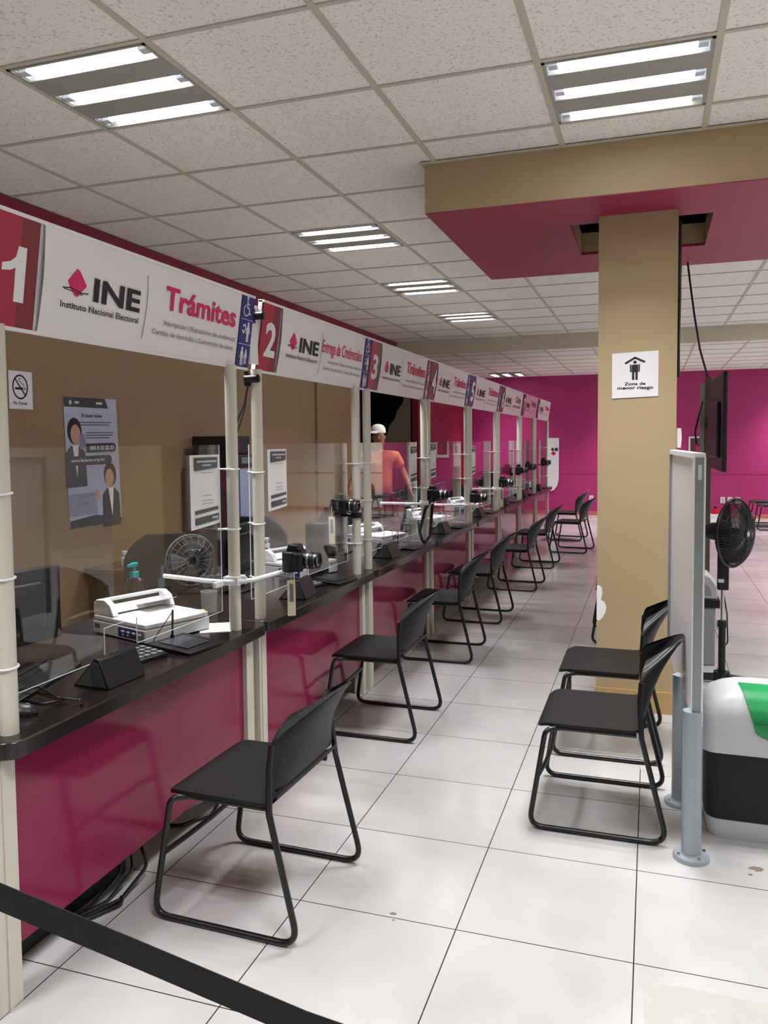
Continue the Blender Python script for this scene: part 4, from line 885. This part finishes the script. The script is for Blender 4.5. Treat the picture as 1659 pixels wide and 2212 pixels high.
def chair_reflection_mat():  # soft brown tint painting the chair's shadow and reflection onto the tiles
    m = bpy.data.materials.new('soft_chair_reflection'); m.use_nodes = True; nt = m.node_tree; N = nt.nodes.new; L = nt.links.new
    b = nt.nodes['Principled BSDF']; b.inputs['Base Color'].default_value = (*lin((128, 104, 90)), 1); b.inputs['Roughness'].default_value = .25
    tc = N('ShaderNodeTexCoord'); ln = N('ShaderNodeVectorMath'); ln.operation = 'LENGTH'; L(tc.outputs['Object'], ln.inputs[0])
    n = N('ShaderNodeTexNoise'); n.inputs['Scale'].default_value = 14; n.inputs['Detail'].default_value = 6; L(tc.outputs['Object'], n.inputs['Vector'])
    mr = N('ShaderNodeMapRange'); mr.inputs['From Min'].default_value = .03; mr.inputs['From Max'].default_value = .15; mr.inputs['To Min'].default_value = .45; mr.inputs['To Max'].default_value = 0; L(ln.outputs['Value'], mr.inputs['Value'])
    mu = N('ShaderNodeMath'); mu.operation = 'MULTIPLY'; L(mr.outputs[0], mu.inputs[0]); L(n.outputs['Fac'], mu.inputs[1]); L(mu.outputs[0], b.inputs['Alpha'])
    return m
tag(obj('painted_floor_reflection', disc(0, 0, .16, .0003, .0006, 28), chair_reflection_mat(), smooth=0, loc=(.29, .07, 0)), 'faint brownish shadow and reflection of the first chair painted on the tiles', 'stain')

# retractable belt across the lower left corner
t = thing('belt_barrier', 'black retractable belt stretched across the lower left corner', 'belt barrier', (0, 0, 0))
bp = [Vector(p) for p in ((.10, -1.22, .80), (.457, -1.15, .645), (.705, -1.10, .558), (1.00, -1.06, .470), (1.32, -1.02, .40))]
def bs(u, v):
    s = u*(len(bp)-1); i = min(int(s), len(bp)-2); f = s-i; p = bp[i]*(1-f)+bp[i+1]*f
    return (p.x, p.y, p.z+(v-.5)*.052), (-.15, -1, 0)
obj('strap', G().shell(bs, 24, 4, .002), 'belt', t, smooth=60)
for q in (bp[0], bp[-1]):
    obj('post', G().cyl((q.x, q.y, .02), (q.x, q.y, q.z+.05), .03, 18), 'tubeblack', t); obj('foot', G().lathe([(.15, 0), (.15, .012), (.05, .03), (.03, .04)], 28, Matrix.Translation((q.x, q.y, 0))), 'tubeblack', t)

# ------------------------------------------------------------------ the man in the orange shirt
def skin(verts, edges, rad, sub=2, root=0):
    me = bpy.data.meshes.new('tmp'); me.from_pydata(verts, edges, []); ob = bpy.data.objects.new('tmp', me); COL.objects.link(ob)
    ob.modifiers.new('s', 'SKIN'); sv = me.skin_vertices[0].data
    for i, r in enumerate(rad):
        sv[i].radius = r if isinstance(r, tuple) else (r, r); sv[i].use_root = (i == root)
    sd = ob.modifiers.new('d', 'SUBSURF'); sd.levels = sub; sd.render_levels = sub
    dg = bpy.context.evaluated_depsgraph_get(); out = bpy.data.meshes.new_from_object(ob.evaluated_get(dg))
    bpy.data.objects.remove(ob); return out
# local frame: faces -Y (towards the camera), X to the picture's right, feet on z=0
V = [(0, 0, .82), (0, .01, .98), (0, .01, 1.14), (0, .015, 1.25), (0, .005, 1.33), (0, -.01, 1.40), (0, -.015, 1.50), (0, -.01, 1.56),
     (-.19, .01, 1.26), (-.27, .02, 1.08), (-.33, -.10, .92), (-.345, -.15, .87),
     (.19, .01, 1.26), (.27, .03, 1.09), (.345, -.06, .93), (.365, -.09, .87),
     (-.09, 0, .76), (-.10, -.01, .43), (-.10, .01, .08), (-.105, -.10, .03), (.09, 0, .76), (.10, -.01, .43), (.10, .01, .08), (.105, -.10, .03)]
Ed = [(0, 1), (1, 2), (2, 3), (3, 4), (4, 5), (5, 6), (6, 7), (3, 8), (8, 9), (9, 10), (10, 11), (3, 12), (12, 13), (13, 14), (14, 15), (0, 16), (16, 17), (17, 18), (18, 19), (0, 20), (20, 21), (21, 22), (22, 23)]
Rr = [(.15, .12), (.155, .125), (.16, .115), (.12, .09), .055, (.062, .07), (.078, .092), (.055, .07), .058, .048, .034, (.036, .02), .058, .048, .034, (.036, .02), .09, .062, .042, (.038, .03), .09, .062, .042, (.038, .03)]
# fingers, each its own chain from the palm
def fingers(pi, dx, dy):
    base = Vector(V[pi]); d = Vector((dx, dy, -1)).normalized(); sd = Vector((0, 1, 0)) if abs(dy) < .3 else Vector((1, 0, 0)); sd = (sd-d*sd.dot(d)).normalized(); nb = d.cross(sd)
    for i, ln in enumerate((.062, .075, .080, .070, .055)):
        if i == 0: a = base+sd*.035-d*.02; b = a+(sd*.7+d).normalized()*.03; c = b+(d*.9+sd*.2).normalized()*.028
        else:
            o = (i-2.5)*-.017; a = base+sd*o+d*.025; b = a+d*ln*.5+nb*.006; c = b+d*ln*.45+nb*.02
        k = len(V); V.extend([tuple(a), tuple(b), tuple(c)]); Ed.extend([(pi, k), (k, k+1), (k+1, k+2)]); Rr.extend([.0095, .0088, .0075])
fingers(11, -.25, -.3); fingers(15, .2, -.25)
pm = skin(V, Ed, Rr, 2)
man = obj('person', pm, 'skin', smooth=80)
tag(man, 'man in an orange shirt and white cap standing behind the counters by the dark opening', 'person')
man.location = (-1.47, 6.6, 0); man.rotation_euler = (0, 0, rotd(18))
sh = skin([(0, 0, .80), (0, .01, .98), (0, .01, 1.14), (0, .015, 1.255), (0, .008, 1.325), (-.19, .01, 1.262), (-.255, .018, 1.12), (.19, .01, 1.262), (.255, .026, 1.12)], [(0, 1), (1, 2), (2, 3), (3, 4), (3, 5), (5, 6), (3, 7), (7, 8)], [(.168, .135), (.172, .14), (.175, .13), (.135, .105), (.07, .075), .075, .072, .075, .072], 2)
obj('shirt', sh, 'orange', man, smooth=80)
tr = skin([(0, 0, .84), (-.09, 0, .76), (-.10, -.01, .43), (-.10, .01, .07), (.09, 0, .76), (.10, -.01, .43), (.10, .01, .07)], [(0, 1), (1, 2), (2, 3), (0, 4), (4, 5), (5, 6)], [(.165, .13), .105, .078, .06, .105, .078, .06], 2)
obj('trousers', tr, 'denim', man, smooth=80)
sm = Matrix.Translation((0, -.012, 1.545)) @ Matrix.Diagonal((.080, .100, .084, 1))
cap = obj('cap', G().lathe([(1, -.12), (1.0, .1), (.97, .4), (.86, .72), (.6, .98), (.25, 1.1), (0, 1.12)], 24, sm).shell(lambda u, v: ((.085*(2*v-1), -.085-.095*u*math.cos((2*v-1)*1.2), 1.556-.026*u+.004*math.cos((2*v-1)*1.4)), (0, 0, 1)), 6, 12, .006), 'capwhite', man, smooth=60, rot=(0, 0, -.75))
obj('hair', G().lathe([(.98, -.62), (1.0, -.2), (.99, .08)], 24, Matrix.Translation((0, .024, 1.545)) @ Matrix.Diagonal((.069, .075, .095, 1))), 'hair', man, smooth=60)
fc = G().lathe([(0, -.014), (.016, -.006), (.013, .008), (.007, .03), (0, .036)], 10, Matrix.Translation((0, -.094, 1.468)))
obj('nose', fc, 'skin', man, smooth=60)
ey = G()
for s in (-1, 1): ey.lathe([(0, -.006), (.011, 0), (0, .006)], 10, Matrix.Translation((.027*s, -.080, 1.503)))
obj('eyes', ey, 'ink', man, smooth=60)
obj('mouth', G().box(-.024, .024, -.084, -.070, 1.433, 1.441), mat('dark_lip', (92, 48, 42), .6), man, bevel=.002)
er = G()
for s in (-1, 1): er.lathe([(0, -.03), (.012, -.015), (.014, .012), (0, .03)], 10, Matrix.Translation((.066*s, .01, 1.482)))
obj('ears', er, 'skin', man, smooth=60)

# ------------------------------------------------------------------ camera, world, colour
cd = bpy.data.cameras.new('camera'); cam = bpy.data.objects.new('camera', cd); COL.objects.link(cam)
yaw, pitch, roll = .3246, -.0587, -.0098
fwd = Vector((-math.sin(yaw)*math.cos(pitch), math.cos(yaw)*math.cos(pitch), math.sin(pitch))); rt = Vector((math.cos(yaw), math.sin(yaw), 0)); up = rt.cross(fwd)
r2 = rt*math.cos(roll)+up*math.sin(roll); u2 = -rt*math.sin(roll)+up*math.cos(roll)
cam.matrix_world = Matrix(((r2.x, u2.x, -fwd.x, 1.5336), (r2.y, u2.y, -fwd.y, -2.2267), (r2.z, u2.z, -fwd.z, 1.4378), (0, 0, 0, 1)))
cd.sensor_fit = 'VERTICAL'; cd.sensor_height = 36; cd.lens = 36*1731.7/2212
cd.shift_x = (829.5-825.17)/2212; cd.shift_y = (1055.08-1106)/2212
cd.clip_start = .05; cd.clip_end = 60
SC.camera = cam
w = bpy.data.worlds.new('room_air'); SC.world = w; w.use_nodes = True
w.node_tree.nodes['Background'].inputs[0].default_value = (.9, .95, 1, 1); w.node_tree.nodes['Background'].inputs[1].default_value = .3
vs = SC.view_settings; vs.view_transform = 'Standard'; vs.look = 'None'; vs.gamma = 1; vs.use_curve_mapping = False; vs.exposure = 0.29
